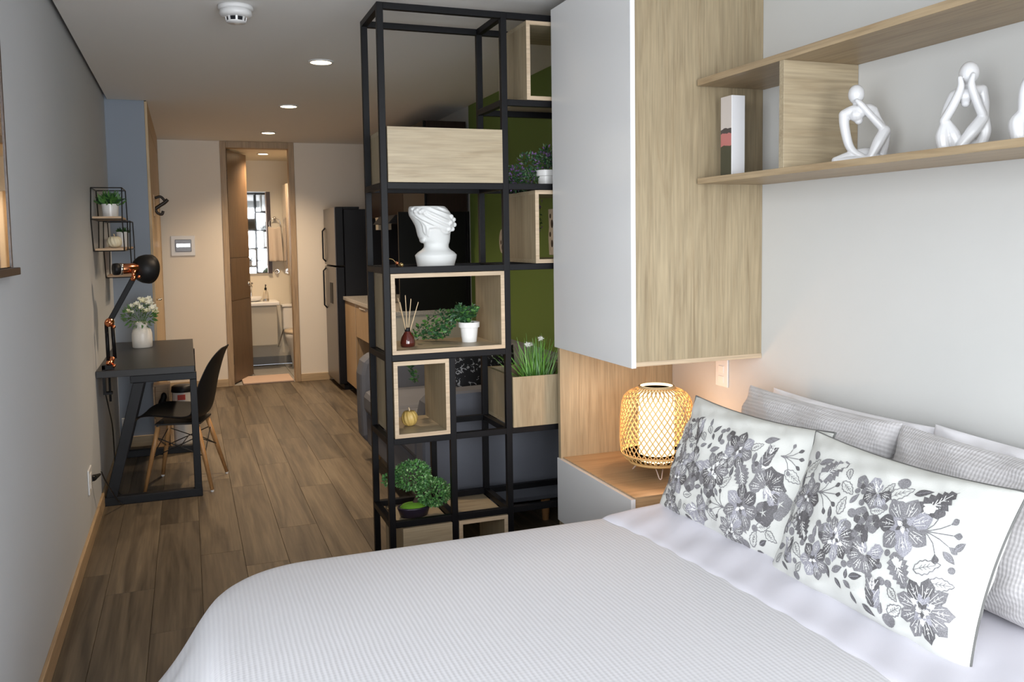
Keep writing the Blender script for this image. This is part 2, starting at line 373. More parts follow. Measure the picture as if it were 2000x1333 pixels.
for i in range(nw):
    a = WX0 + (WX1 - WX0) * i / nw + .022; b_ = WX0 + (WX1 - WX0) * (i + 1) / nw - .022
    build('pane', MB().box(a, b_, -1.152, -1.148, WZ0 + .02, .93), M['pane'], win)
    build('pane', MB().box(a, b_, -1.152, -1.148, .97, WZ1 - .02), M['pane'], win)

added_win = thing('added_window_2', None, None, (XL - .05, .3, .12), kind='structure')  # unseen side window, added so the extra light from the left gets in
for i in range(4):
    yy = -.95 + 2.5 * i / 3
    build('mullion', MB().box(XL - .07, XL - .03, max(-.95, yy - .022), min(1.55, yy + .022), .12, 2.25), M['black_metal'], added_win)
for zz in (.12, 2.25): build('transom', MB().box(XL - .068, XL - .032, -.95, 1.55, max(.12, zz - .03), min(2.25, zz + .03)), M['black_metal'], added_win)
for i in range(3):
    build('pane', MB().box(XL - .052, XL - .048, -.95 + 2.5 * i / 3 + .022, -.95 + 2.5 * (i + 1) / 3 - .022, .15, 2.22), M['pane'], added_win)

# skirting
build('baseboard_left', MB().box(XL, XL + .014, -1.1, 6.42, 0, .075), M['base_wood'], kind='structure', bevel=.003)
build('baseboard_column', MB().box(XL + .014, -0.225, 6.406, 6.42, 0, .075), M['base_wood_x'], kind='structure', bevel=.003)
bb = build('baseboard_back', MB().box(-0.21, 0.333, YB - .014, YB, 0, .075), M['base_wood_x'], kind='structure', bevel=.003)
build('baseboard_section', MB().box(1.023, 1.33, YB - .014, YB, 0, .075), M['base_wood_x'], bb, bevel=.003)
build('baseboard_right', MB().box(XR - .014, XR, 3.7, 6.1, 0, .075), M['base_wood'], kind='structure', bevel=.003)

# entry door on the side of the projection (seen edge-on)
d2 = thing('door_2', 'tan wooden entry door seen edge-on beside the slate blue projection', None, (-0.225, 7.5, 0), kind='structure')
build('door_frame', MB().box(-.23, -.212, 6.43, 6.53, 0, ZC).box(-.23, -.212, 8.52, 8.62, 0, ZC).box(-.23, -.212, 6.53, 8.52, 2.22, ZC), M['entry_wood'], d2, bevel=.002)
build('door_leaf', MB().box(-.23, -.216, 6.533, 8.517, .005, 2.217), M['entry_wood'], d2)
build('door_handle', MB().tube([(-.216, 6.62, 1.0), (-.185, 6.62, 1.0), (-.185, 6.74, 1.0)], .007, 8), M['chrome'], d2, smooth=True)

# bathroom doorway
d1 = thing('door_1', 'brown veneer bathroom door standing open into the bathroom', None, (0.68, YB, 0), kind='structure')
build('door_frame', MB().box(.333, .388, YB - .012, YB + .11, 0, ZC), M['jamb_wood'], d1, bevel=.003)
build('door_frame', MB().box(.968, 1.023, YB - .012, YB + .11, 0, ZC), M['jamb_wood'], d1, bevel=.003)
build('door_frame', MB().box(.388, .968, YB - .012, YB + .11, 2.302, ZC), M['jamb_wood'], d1, bevel=.003)
hx, hy = .392, YB + .085
ang = math.atan2(9.385 - hy, .605 - hx); dx, dy = math.cos(ang), math.sin(ang); nx, ny = -dy, dx
LW = math.hypot(9.385 - hy, .605 - hx)
def leafbox(mb, a, b, t0, t1, z0, z1):
    P = [(hx + dx * u + nx * t, hy + dy * u + ny * t) for u, t in ((a, t0), (b, t0), (b, t1), (a, t1))]
    return mb.prism(P, 'Z', z0, z1)
lf = build('door_leaf', leafbox(MB(), 0, LW, .001, .033, .012, 2.295), M['door_wood'], d1)
for z0, z1 in ((.012, .82), (.826, 1.24), (1.246, 2.295)):
    build('door_panel', leafbox(MB(), 0, LW, -.006, .0, z0, z1), M['door_wood'], lf, bevel=.002)
hb = Vector((hx + dx * (LW - .06), hy + dy * (LW - .06), .97)); hn = Vector((-nx, -ny, 0)); hd = Vector((dx, dy, 0))
build('door_handle', MB().tube([hb, hb + hn * .045], .011, 10).tube([hb + hn * .045, hb + hn * .05 - hd * .10], .008, 8).ell(hb + hn * .006, (.024, .024, .024)), M['chrome'], lf, smooth=True)
for z in (.25, 1.15, 2.05):
    build('hinge', MB().box(.386, .394, YB + .04, YB + .075, z - .045, z + .045), M['navy_metal'], d1)

# bathroom shell
bx0, bx1, by1, bzc = 0.25, 1.35, 10.15, 2.31
M['bath_wall'] = plain('bathroom_wall_paint', (0.80, 0.73, 0.60), 0.6)
M['bath_tile'] = plain('grey_floor_tile', (0.30, 0.29, 0.27), 0.35, var=.08)
fb = build('floor_bathroom', MB().box(bx0, bx1, YB + .02, by1, -.08, -.006), M['subfloor'], kind='structure', label='grey tiled bathroom floor')
for i in range(3):
    for j in range(4):
        a = bx0 + .37 * i; c = YB + .10 + .34 * j - .08
        build('tile', MB().box(a + .002, min(a + .368, bx1), c + .002, min(c + .338, by1), -.006, 0), M['bath_tile'], fb)
build('wall_bathroom_back', MB().box(bx0, bx1, by1, by1 + .1, 0, 2.5), M['bath_wall'], kind='structure', label='bathroom rear wall with the mirror')
build('wall_bathroom_left', MB().box(bx0 - .1, bx0, YB + .1, by1, 0, 2.5), M['bath_wall'], kind='structure')
build('wall_bathroom_right', MB().box(bx1, bx1 + .1, YB + .1, by1, 0, 2.5), M['bath_wall'], kind='structure')
build('ceiling_bathroom', MB().box(bx0, bx1, YB + .1, by1, bzc, bzc + .05), M['bath_wall'], kind='structure')
build('baseboard_bathroom', MB().box(bx0, bx1, by1 - .012, by1, 0, .09), M['bath_tile'], kind='structure')

# ================================================================== CEILING FIXTURES
def downlight(label, x, y, z, power, r=.056):
    t = thing('downlight', label, 'ceiling light', (x, y, z), group='round warm ceiling downlights')
    build('rim', MB().lathe([(r, -.001), (r + .012, -.001), (r + .012, -.006), (r, -.008), (r, -.001)], (x, y, z), 32), M['white_plastic'], t, smooth=True)
    build('lens', MB().lathe([(.0001, -.006), (r, -.006), (r, -.002), (.0001, -.002)], (x, y, z), 32), emit('downlight_lens_' + str(len(OFF)), (1.0, 0.80, 0.52), 14), t)
    d = bpy.data.lights.new('downlight_lamp', 'SPOT'); d.energy = power; d.color = (1.0, .76, .52); d.spot_size = math.radians(150 if z < 2.33 else 128); d.spot_blend = 1.0; d.shadow_soft_size = .05
    o = bpy.data.objects.new('downlight_lamp', d); col.objects.link(o); o.parent = t; o.location = (0, 0, -.02)
DLP = 120
downlight('round warm ceiling downlight nearest the smoke detector', .718, 4.78, ZC, DLP)
downlight('middle one of the three ceiling downlights in a row', .722, 6.39, ZC, DLP)
downlight('ceiling downlight closest to the bathroom doorway', .720, 7.98, ZC, DLP)
downlight('round warm ceiling light inside the bathroom', .78, 9.33, bzc, 75, .05)

sx_, sy_ = .228, 3.77
t = thing('smoke_detector', 'white round smoke detector on the ceiling', 'smoke detector', (sx_, sy_, ZC))
build('base_ring', MB().lathe([(.070, -.001), (.070, -.014), (.064, -.018), (.0001, -.018)], (sx_, sy_, ZC), 32), M['white_plastic'], t, smooth=True)
build('housing', MB().lathe([(.062, -.017), (.064, -.034), (.058, -.042), (.044, -.046), (.0001, -.047)], (sx_, sy_, ZC), 32), M['white_plastic'], t, smooth=True)
build('sensor_core', MB().lathe([(.036, -.046), (.036, -.063), (.0001, -.063)], (sx_, sy_, ZC), 24), M['navy_metal'], t)
vb = MB()
for k in range(8):
    a = 2 * PI * k / 8; vb.bar((sx_ + .041 * math.cos(a), sy_ + .041 * math.sin(a), ZC - .045), (sx_ + .037 * math.cos(a), sy_ + .037 * math.sin(a), ZC - .064), .008, .004, (math.cos(a), math.sin(a), 0))
build('vent_fins', vb, M['white_plastic'], t)
build('sensor_cap', MB().lathe([(.040, -.062), (.038, -.067), (.0001, -.069)], (sx_, sy_, ZC), 24), M['white_plastic'], t, smooth=True)

# ================================================================== SHELF DIVIDER
YF, YK = 3.31, 3.64
tw = .025
XP = [.712, 1.213, 1.702]; XS = .971
dv = thing('shelf_divider', 'tall black steel frame room divider holding oak boxes', 'shelving', (1.2, 3.475, 0))
def rail(x0, x1, y0, y1, z0, z1, n): build(n, MB().box(x0, x1, y0, y1, z0, z1), M['black_metal'], dv, bevel=.0015)
ZT = 2.305
for xp in XP:
    for y in (YF, YK - tw): rail(xp, xp + tw, y, y + tw, 0, ZT, 'post')
for y in (YF, YK - tw): rail(XS, XS + tw, y, y + tw, 0, .922, 'post')
LV = [(ZT - tw, 0, 2), (1.935, 1, 2), (1.597, 0, 2), (1.268, 0, 2), (.922, 0, 1), (.588, 0, 2), (.252, 0, 2), (0.0, 0, 2)]
for z, a, b_ in LV:
    for i in range(a, b_):
        for y in (YF, YK - tw):
            if z < .9 and i == 0:
                rail(XP[0] + tw, XS, y, y + tw, z, z + tw, 'rail'); rail(XS + tw, XP[1], y, y + tw, z, z + tw, 'rail')
            else: rail(XP[i] + tw, XP[i + 1], y, y + tw, z, z + tw, 'rail')
    for i in range(a, b_ + 1): rail(XP[i], XP[i] + tw, YF + tw, YK - tw, z, z + tw, 'cross_rail')
    if z < .9: rail(XS, XS + tw, YF + tw, YK - tw, z, z + tw, 'cross_rail')

def shelf_box(name, label, x0, x1, z0, z1, kind, y0=3.309, y1=3.639, th=.016):
    t = thing(name, label, 'box', ((x0 + x1) / 2, (y0 + y1) / 2, z0), group='oak boxes in the divider frame')
    zt = z1 - (th if kind != 'tray' else 0)
    build('bottom_panel', MB().box(x0, x1, y0, y1, z0, z0 + th), M['oak_x'], t)
    build('side_panel', MB().box(x0, x0 + th, y0, y1, z0 + th, zt), M['oak'], t)
    build('side_panel', MB().box(x1 - th, x1, y0, y1, z0 + th, zt), M['oak'], t)
    if kind != 'tray': build('top_panel', MB().box(x0, x1, y0, y1, z1 - th, z1), M['oak_x'], t)
    if kind == 'open':
        e = .0012
        for (a, b_, c, d) in ((x0, x1, z0, z0 + th), (x0, x1, z1 - th, z1), (x0, x0 + th, z0 + th, z1 - th), (x1 - th, x1, z0 + th, z1 - th)):
            build('edge_band', MB().box(a, b_, y0 - e, y0, c, d), M['oak_edge'], t)
    else:
        fm = M['oak_x'] if kind == 'closed' else M['oak']
        build('front_panel', MB().box(x0, x1, y0 - .004, y0, z0, z1), fm, t)
        build('back_panel', MB().box(x0 + th, x1 - th, y1 - th, y1, z0 + th, zt), M['oak'], t)
    return t
shelf_box('shelf_box', 'wide closed oak box high in the divider above the bust', .740, 1.211, 1.623, 1.836, 'closed')
shelf_box('shelf_box', 'open oak cube at the very top of the divider', 1.322, 1.700, 1.961, 2.278, 'open')
shelf_box('shelf_box', 'open oak cube below the purple potted plant', 1.352, 1.700, 1.294, 1.595, 'open')
shelf_box('shelf_box', 'wide open oak box holding the reed diffuser', .740, 1.211, .948, 1.266, 'open')
shelf_box('shelf_box', 'narrow open oak box holding the gold pumpkin', .742, .969, .614, .920, 'open')
shelf_box('planter_box', 'oak planter trough with tall grass in the divider', 1.241, 1.699, .614, .825, 'tray')
shelf_box('shelf_box', 'closed oak box under the bonsai at the foot of the divider', .764, .968, .026, .248, 'closed')
shelf_box('shelf_box', 'open oak box at the foot of the divider beside the bed', .998, 1.211, .026, .248, 'open')

# --- bust planter
def BX(v): return .856 + (v - 540) * .000311
def BZ(v): return 1.29 + (1200 - v) * .000296
by_ = 3.47
prof = [(1280, 655, 1145, .064), (1200, 650, 1150, .065), (1100, 632, 1180, .072), (1050, 622, 1188, .073), (1010, 660, 1150, .064), (975, 712, 1100, .053), (940, 745, 1078, .048), (900, 748, 1080, .047),
        (880, 735, 1090, .048), (850, 700, 1096, .051), (825, 682, 1100, .053), (780, 663, 1102, .057), (720, 650, 1112, .063), (690, 645, 1150, .066), (640, 632, 1160, .070), (560, 592, 1158, .076), (500, 556, 1130, .076), (450, 545, 1100, .074), (400, 548, 1062, .070), (372, 560, 1032, .064)]
secs = [(BZ(y), (BX(a) + BX(b_)) / 2, by_, (BX(b_) - BX(a)) / 2, d) for y, a, b_, d in prof]
top = secs[-1]
secs += [(top[0], top[1], by_, top[3] - .012, top[4] - .012), (top[0] - .05, top[1], by_, top[3] - .022, top[4] - .022)]
t = thing('bust_planter', 'white classical head bust planter with flat top', 'sculpture', (BX(900), by_, BZ(1280)))
head_mb = MB().loft(secs, 48)
def onsurf(v, y, lift=0.0):
    z = BZ(y); S = [s for s in secs[:-2]]
    for a, b_ in zip(S, S[1:]):
        if a[0] <= z <= b_[0]:
            f = (z - a[0]) / (b_[0] - a[0]); cx = a[1] + (b_[1] - a[1]) * f; rx = a[3] + (b_[3] - a[3]) * f; ry = a[4] + (b_[4] - a[4]) * f
            xx = BX(v); u = max(-.97, min(.97, (xx - cx) / rx))
            return Vector((cx + u * rx, by_ - ry * math.sqrt(1 - u * u) - lift, z))
    return Vector((BX(v), by_, z))
hm = MB()
strands = [[(560, 430), (640, 520), (740, 580), (860, 640), (980, 700), (1080, 720)], [(600, 400), (690, 480), (800, 550), (920, 610), (1040, 660), (1130, 670)],
           [(660, 385), (760, 460), (880, 520), (1000, 570), (1120, 590)], [(760, 385), (860, 440), (980, 480), (1100, 510)], [(880, 385), (970, 420), (1060, 440)],
           [(600, 520), (690, 590), (760, 660), (840, 660), (920, 680)], [(900, 660), (960, 730), (1030, 745), (1090, 715)], [(690, 590), (735, 660), (745, 740), (770, 790)], [(650, 560), (700, 640), (715, 720), (740, 770)]]
for st in strands:
    c = catmull([onsurf(*p) for p in st], 5); hm.tube(c, [.0065 * (1 - .5 * abs(2 * i / (len(c) - 1) - 1)) for i in range(len(c))], 8)
for i in range(6): hm.ell(onsurf(572 + i * 26, 412 + i * 6 + (i % 2) * 26), .0085, 10, 6)
for i, (a, b_) in enumerate([(1120, 560), (1140, 630), (1100, 690), (1060, 600), (1040, 690), (1080, 520)]): hm.ell(onsurf(a, b_), (.012, .007, .011), 10, 6)
head_mb.add(hm.v, hm.f)
fm = MB().ell((BX(715), by_ - .012, BZ(835)), (.012, .03, .014))
fm.tube([onsurf(735, 640, .002), onsurf(750, 700, .003), onsurf(755, 760, .002)], [.006, .007, .004], 8)
head_mb.add(fm.v, fm.f); remesh(build('head', head_mb, M['plaster'], t, smooth=True), .0026, 3)

# --- gold wire ornament beside the bust
t = thing('wire_ornament', 'small gold wire ornament with beads beside the bust', 'ornament', (.80, 3.50, 1.266))
build('wire', MB().tube(catmull([(.752, 3.50, 1.285), (.768, 3.50, 1.318), (.79, 3.49, 1.320), (.806, 3.48, 1.300), (.822, 3.47, 1.290)], 6), .0018, 6), M['gold'], t, smooth=True)
build('bead', MB().ell((.806, 3.478, 1.304), .008), M['copper'], t, smooth=True); build('bead', MB().ell((.822, 3.466, 1.297), .0085), M['gold'], t, smooth=True)
build('foot', MB().lathe([(.02, 0), (.02, .006), (.006, .012), (.005, .03), (.0001, .03)], (.806, 3.48, 1.266), 16), M['black_metal'], t, smooth=True)

# --- reed diffuser
rx, ry_, rz_ = .830, 3.425, .964
t = thing('reed_diffuser', 'amber glass reed diffuser bottle with pale sticks', 'diffuser', (rx, ry_, rz_))
def amber():
    m, nt, b = newmat('amber_glass'); b.inputs['Base Color'].default_value = (.10, .016, .010, 1); b.inputs['Roughness'].default_value = .06; b.inputs['Transmission Weight'].default_value = .25; b.inputs['Coat Weight'].default_value = .6
    return m
build('bottle', MB().lathe([(.026, 0), (.030, .004), (.0305, .018), (.026, .038), (.016, .056), (.0095, .064), (.0095, .076), (.007, .077), (.007, .06), (.0001, .06)], (rx, ry_, rz_), 28), amber(), t, smooth=True)
build('neck_ring', MB().lathe([(.0095, .062), (.0115, .063), (.0115, .077), (.0095, .078), (.0095, .062)], (rx, ry_, rz_), 24), M['black_plastic'], t, smooth=True)
M['reed'] = plain('pale_reed', (.62, .47, .29), .7)
for ex, ez, ey in ((-.036, .200, .0), (-.030, .190, .02), (-.008, .211, -.01), (.020, .194, .01), (.046, .181, -.008), (-.033, .185, -.02)):
    build('reed', MB().tube([(rx, ry_, rz_ + .03), (rx + ex, ry_ + ey, rz_ + ez)], .0017, 6), M['reed'], t)

def rvec(r=rnd):
    while True:
        v = Vector((r.uniform(-1, 1), r.uniform(-1, 1), r.uniform(-1, 1)))
        if .05 < v.length < 1: return v.normalized()
def pot(t, x, y, z, r0, r1, h, mat, rim=True, name='pot'):
    pr_ = [(r0, 0), (r1, h)] if not rim else [(r0, 0), (r1 - .006, h * .72), (r1, h * .74), (r1 + .001, h)]
    build(name, MB().lathe(pr_ + [(r1 - .004, h), (r1 - .006, h * .85), (.0001, h * .85)], (x, y, z), 32), mat, t, smooth=False, bevel=0)
    build('soil', MB().lathe([(r1 - .007, h * .852), (.0001, h * .88)], (x, y, z), 20), M['soil'], t)

# --- trailing ivy in the white pot
px, py, pz = 1.108, 3.47, .964
t = thing('potted_ivy', 'small white pot with dark trailing ivy', 'potted plant', (px, py, pz))
pot(t, px, py, pz, .031, .044, .084, M['ceramic'])
lm = MB(); st = MB()
paths = [[(px, py, pz + .08), (px - .06, py + .03, pz + .12), (px - .13, py + .05, pz + .07), (px - .22, py + .05, pz + .03)], [(px, py, pz + .08), (px - .05, py + .06, pz + .10), (px - .10, py + .09, pz + .05), (px - .17, py + .10, pz + .02)],
         [(px, py, pz + .08), (px - .03, py - .01, pz + .13), (px - .05, py, pz + .15)], [(px, py, pz + .08), (px + .02, py + .02, pz + .12), (px + .03, py + .01, pz + .14)], [(px, py, pz + .08), (px - .06, py + .02, pz + .09), (px - .10, py + .02, pz + .04), (px - .15, py + .03, pz + .02)],
         [(px - .02, py + .03, pz + .08), (px - .08, py + .1, pz + .12), (px - .16, py + .17, pz + .06), (px - .22, py + .195, pz - .05), (px - .205, py + .2, pz - .13), (px - .19, py + .2, pz - .19)]]
for i, p in enumerate(paths):
    c = catmull(p, 8); st.tube(c, .0013, 5)
    for q in c[2:]:
        for _ in range(6 if i < 5 else 4):
            d = rvec(); d.z = abs(d.z) * .5; lm.leaf(q + rvec() * .014, d, rvec(), rnd.uniform(.014, .026), rnd.uniform(.010, .018), .3, 0 if rnd.random() < .7 else 1)
build('stems', st, M['leaf_dark'], t, smooth=True)
build('foliage', lm, [M['leaf_dark'], M['leaf_mid']], t, kind='stuff')

# --- gold pumpkin
def pumpkin(label, x, y, z, r, h, mat, stem, name='pumpkin_ornament', n=11, twist=.9):
    t = thing(name, label, 'ornament', (x, y, z)); vs = []; NU, NV = 66, 16
    for j in range(NV + 1):
        a = PI * j / NV
        for i in range(NU):
            p = 2 * PI * i / NU; rr = r * (math.sin(a) ** .8 + .001) * (1 - .13 * abs(math.cos((p + twist * (j / NV)) * n / 2)) ** 6)
            vs.append((x + rr * math.cos(p), y + rr * math.sin(p), z + h * .5 * (1 - math.cos(a)) - (.09 * h if j > NV - 3 else 0) * ((j - NV + 3) / 3)))
    fs = [(j * NU + i, j * NU + (i + 1) % NU, (j + 1) * NU + (i + 1) % NU, (j + 1) * NU + i) for j in range(NV) for i in range(NU)]
    build('body', MB().add(vs, fs), mat, t, smooth=True)
    build('stem', MB().tube([(x, y, z + h * .86), (x, y, z + h * 1.02), (x - .003, y, z + h * 1.14)], [.004, .003, .0025], 8), stem, t, smooth=True)
pumpkin('gold ribbed pumpkin ornament in the narrow oak box', .836, 3.45, .630, .034, .068, plain('antique_gold', (.50, .34, .10), .45, bump=.2), M['reed'])

# --- purple potted plant
px, py, pz = 1.468, 3.46, 1.595
t = thing('purple_potted_plant', 'white pot with purple flowered bushy plant on the divider', 'potted plant', (px, py, pz))
pot(t, px, py, pz, .034, .043, .094, M['ceramic'])
lm = MB(); st = MB()
cl_ = [((px, py, pz + .12), .05), ((px - .07, py + .03, pz + .12), .05), ((px - .13, py + .05, pz + .075), .042), ((px - .18, py + .06, pz + .05), .035), ((px + .06, py + .02, pz + .13), .05), ((px, py, pz + .16), .035), ((px - .05, py + .04, pz + .07), .04), ((px - .11, py + .06, pz + .04), .04)]
for c, r in cl_:
    st.tube([(px, py, pz + .08), Vector(c)], .0012, 5)
    for _ in range(170):
        d = rvec(); p = Vector(c) + d * r * rnd.random() ** .4; u = rnd.random()
        lm.leaf(p, d + rvec() * .6, rvec(), rnd.uniform(.012, .022), rnd.uniform(.007, .011), .2, 0 if u < .62 else (1 if u < .85 else 2))
for _ in range(160):  # trailing tail behind the cube below
    z = rnd.uniform(-.16, .06); p = Vector((px + .02 + rnd.gauss(0, .022), 3.67 + rnd.gauss(0, .012), pz + z)); lm.leaf(p, rvec() - Vector((0, 0, .5)), rvec(), .018, .009, .2, 0 if rnd.random() < .6 else 1)
st.tube(catmull([(px, py + .02, pz + .085), (px + .01, py + .12, pz + .10), (px + .02, 3.67, pz + .03), (px + .02, 3.67, pz - .15)], 6), .0015, 5)
build('stems', st, M['leaf_dark'], t); build('foliage', lm, [M['leaf_dark'], M['purple'], M['leaf_grey']], t, kind='stuff')

# --- grass in the planter trough
t = thing('ornamental_grass', 'bright green tall grass tuft with white fluffy flowers', 'plant', (1.40, 3.42, .631))
gb = MB()
for i in range(170):
    bx, by = 1.395 + rnd.gauss(0, .022), 3.43 + rnd.gauss(0, .022); h = rnd.uniform(.22, .36); a = rnd.gauss(0, .32); a2 = abs(rnd.gauss(0, .18)) - .06; w = rnd.uniform(.0022, .004)
    pts = []
    for k in range(6):
        f = k / 5; pts.append(Vector((bx + math.sin(a) * h * f ** 1.6 * .85, by + math.sin(a2) * h * f ** 1.6 * .6, .633 + h * f * (1 - .25 * abs(a) * f))))
    vs = []; sd = Vector((.8, rnd.uniform(-.6, .6), 0)).normalized()
    for k, p in enumerate(pts): ww = w * (1 - (k / 5) ** 2 * .9); vs += [p - sd * ww, p + sd * ww]
    gb.add(vs, [(2 * k, 2 * k + 1, 2 * k + 3, 2 * k + 2) for k in range(5)], 0 if rnd.random() < .75 else 1)
build('blades', gb, [M['leaf_bright'], M['leaf_mid']], t, kind='stuff')
build('soil', MB().box(1.258, 1.682, 3.326, 3.622, .6305, .633), M['soil'], t)
M['fluff'] = plain('white_fluff', (.78, .78, .72), .95)
for fx, fy, fz in ((1.345, 3.40, .945), (1.415, 3.42, .965), (1.385, 3.47, .935)):
    fl = build('flower_stem', MB().tube([(1.395, 3.42, .64), ((1.395 + fx) / 2, 3.42, .82), (fx, fy, fz)], .0012, 5), M['leaf_mid'], t)
    fbm = MB()
    for _ in range(90): d = rvec(); fbm.leaf((fx, fy, fz), d, rvec(), rnd.uniform(.010, .017), .0025, 0)
    build('flower_head', fbm, M['fluff'], fl, kind='stuff')

# --- bonsai
t = thing('bonsai', 'green artificial bonsai in a dark oval pot', 'potted plant', (.845, 3.45, .248))
M['bonsai_pot'] = plain('dark_aubergine_glaze', (.016, .011, .022), .3)
build('pot', MB().lathe([(.045, 0), (.055, .004), (.066, .038), (.066, .044), (.060, .044), (.056, .036), (.0001, .036)], (.845, 3.45, .248), 32, sx=1.05, sy=.75), M['bonsai_pot'], t, smooth=True)
build('moss', MB().lathe([(.059, .040), (.045, .052), (.02, .058), (.0001, .059)], (.845, 3.45, .248), 28, sx=1.05, sy=.75), plain('moss_green', (.13, .30, .02), .95, bump=.8, bscale=200), t, smooth=True)
build('trunk', MB().tube(catmull([(.850, 3.45, .30), (.862, 3.45, .33), (.845, 3.45, .36), (.835, 3.45, .40)], 5), [.012] * 10 + [.008] * 6, 8).tube(catmull([(.858, 3.45, .335), (.89, 3.445, .34), (.92, 3.44, .34)], 5), .006, 8).tube(catmull([(.845, 3.45, .36), (.80, 3.46, .38), (.765, 3.47, .40)], 5), .004, 8), plain('bark', (.05, .03, .02), .9, bump=.8, bscale=100), t, smooth=True)
bon1 = plain('bonsai_leaf', (.11, .29, .075), .4, var=.4, vscale=60); bon2 = plain('bonsai_dark_leaf', (.05, .15, .05), .45, var=.4, vscale=60)
for (c, r, n) in (((.838, 3.44, .425), (.075, .06, .058), 1500), ((.925, 3.43, .345), (.068, .058, .055), 1400), ((.752, 3.48, .405), (.026, .026, .026), 240)):
    lm = MB()
    for _ in range(n):
        d = rvec(); q = d * rnd.uniform(.72, 1.03); p = Vector(c) + Vector((q.x * r[0], q.y * r[1], q.z * r[2]))
        lm.leaf(p, d + rvec() * .8, rvec(), rnd.uniform(.010, .016), rnd.uniform(.006, .010), .2, 0 if rnd.random() < .55 else (1 if rnd.random() < .7 else 2))
    build('foliage_pad', lm, [bon1, bon2, plain('fresh_leaf_%d' % n, (.30, .50, .22), .4)], t, kind='stuff')

# ================================================================== WALL CABINET AND NIGHTSTAND
t = thing('wall_cabinet', 'tall hanging oak cabinet with a grey door beside the bed', 'cabinet', (1.69, 2.95, .95))
build('body', MB().box(1.438, XR - .001, 2.62, 3.28, .964, 2.32), M['oak'], t)
build('bottom_panel', MB().box(1.438, XR - .001, 2.617, 3.283, .948, .964), M['oak_edge'], t, bevel=.001)
dr = build('door', MB().box(1.420, 1.437, 2.617, 3.283, .944, 2.32), M['grey_lacquer'], t, bevel=.001)
build('edge_band', MB().box(1.420, 1.437, 2.6145, 2.617, .944, 2.32), M['white_edge'], dr)

t = thing('nightstand', 'floating oak nightstand with a grey drawer and tall back panel', 'nightstand', (1.69, 2.94, .0))
build('top_panel', MB().box(1.436, XR - .001, 2.625, 3.24, .468, .485), M['oak_warm'], t)
build('back_panel', MB().box(1.425, XR - .001, 3.24, 3.262, .10, .947), M['oak'], t)
build('carcass', MB().box(1.436, XR - .001, 2.625, 3.24, .20, .468), M['oak_warm'], t)
build('plinth', MB().box(1.50, XR - .02, 2.66, 3.22, 0, .20), M['oak'], t)
dr = build('drawer_front', MB().box(1.418, 1.435, 2.622, 3.262, .215, .480), M['grey_lacquer'], t, bevel=.001)
build('edge_band', MB().box(1.418, 1.435, 2.6195, 2.622, .215, .480), M['white_edge'], dr)

# --- bamboo lamp
lx, ly, lz = 1.668, 2.875, .485
t = thing('bamboo_lamp', 'glowing woven bamboo lantern lamp on wire legs', 'lamp', (lx, ly, lz), local=True)
M['bamboo'] = plain('bamboo_strip', (.68, .43, .17), .5)
M['bamboo_rim'] = plain('bamboo_rim', (.42, .31, .16), .5)
def prof_r(f):
    P = [(0, .100), (.04, .120), (.12, .135), (.3, .139), (.6, .137), (.80, .132), (.90, .121), (.96, .098), (1, .066)]
    for (a, ra), (b_, rb) in zip(P, P[1:]):
        if a <= f <= b_: return ra + (rb - ra) * (f - a) / (b_ - a)
ZB0, ZB1 = .050, .335
def strip_mesh(sgn, lift):
    mb = MB(); n = 26; vs = []; w = .0024
    for i in range(n + 1):
        f = i / n; a = sgn * f * 1.4; r = prof_r(f) + lift; z = ZB0 + (ZB1 - ZB0) * f
        for da, dr_ in ((-w / r, 0), (w / r, 0), (w / r, .0014), (-w / r, .0014)): vs.append(((r + dr_) * math.cos(a + da), (r + dr_) * math.sin(a + da), z))
    fs = []
    for i in range(n):
        for k_ in range(4): fs.append((i * 4 + k_, i * 4 + (k_ + 1) % 4, (i + 1) * 4 + (k_ + 1) % 4, (i + 1) * 4 + k_))
    mb.add(vs, fs); return mb
def shade_mat():
    # sheer paper: glows and lets part of the bulb's light straight through
    m = bpy.data.materials.new('glowing_paper_shade'); m.use_nodes = True; nt = m.node_tree; nt.nodes.clear()
    o_ = node(nt, 'ShaderNodeOutputMaterial'); e = node(nt, 'ShaderNodeEmission', Strength=2.5); e.inputs['Color'].default_value = (1.0, .74, .44, 1)
    tr = node(nt, 'ShaderNodeBsdfTransparent'); mx = node(nt, 'ShaderNodeMixShader'); mx.inputs[0].default_value = .35
    nt.links.new(e.outputs[0], mx.inputs[1]); nt.links.new(tr.outputs[0], mx.inputs[2]); nt.links.new(mx.outputs[0], o_.inputs[0]); return m
NS = 40
for sgn, lift in ((1, 0), (-1, .0016)):
    first = build('bamboo_strip', strip_mesh(sgn, lift), M['bamboo'], t, smooth=False)
    for k_ in range(1, NS):
        c = first.copy(); col.objects.link(c); c.parent = t; c.rotation_euler = (0, 0, 2 * PI * k_ / NS)
build('top_ring', MB().lathe([(.062, .332), (.069, .332), (.070, .340), (.067, .343), (.062, .342), (.062, .332)], (0, 0, 0), 40), M['bamboo_rim'], t, smooth=True)
build('bottom_ring', MB().lathe([(.098, .046), (.106, .044), (.110, .052), (.100, .055), (.098, .046)], (0, 0, 0), 40), M['bamboo'], t, smooth=True)
build('band_ring', MB().lathe([(.1345, .079), (.1375, .079), (.1375, .085), (.1345, .085), (.1345, .079)], (0, 0, 0), 40), M['bamboo'], t, smooth=True)
build('inner_shade', MB().lathe([(.066, .052), (.068, .056), (.068, .325), (.0618, .332), (.0618, .3425), (.0605, .3425), (.0605, .33), (.065, .32), (.065, .06), (.066, .052)], (0, 0, 0), 40), shade_mat(), t, smooth=True)
ld = bpy.data.lights.new('lamp_bulb', 'POINT'); ld.energy = 38; ld.color = (1, .56, .30); ld.shadow_soft_size = .04
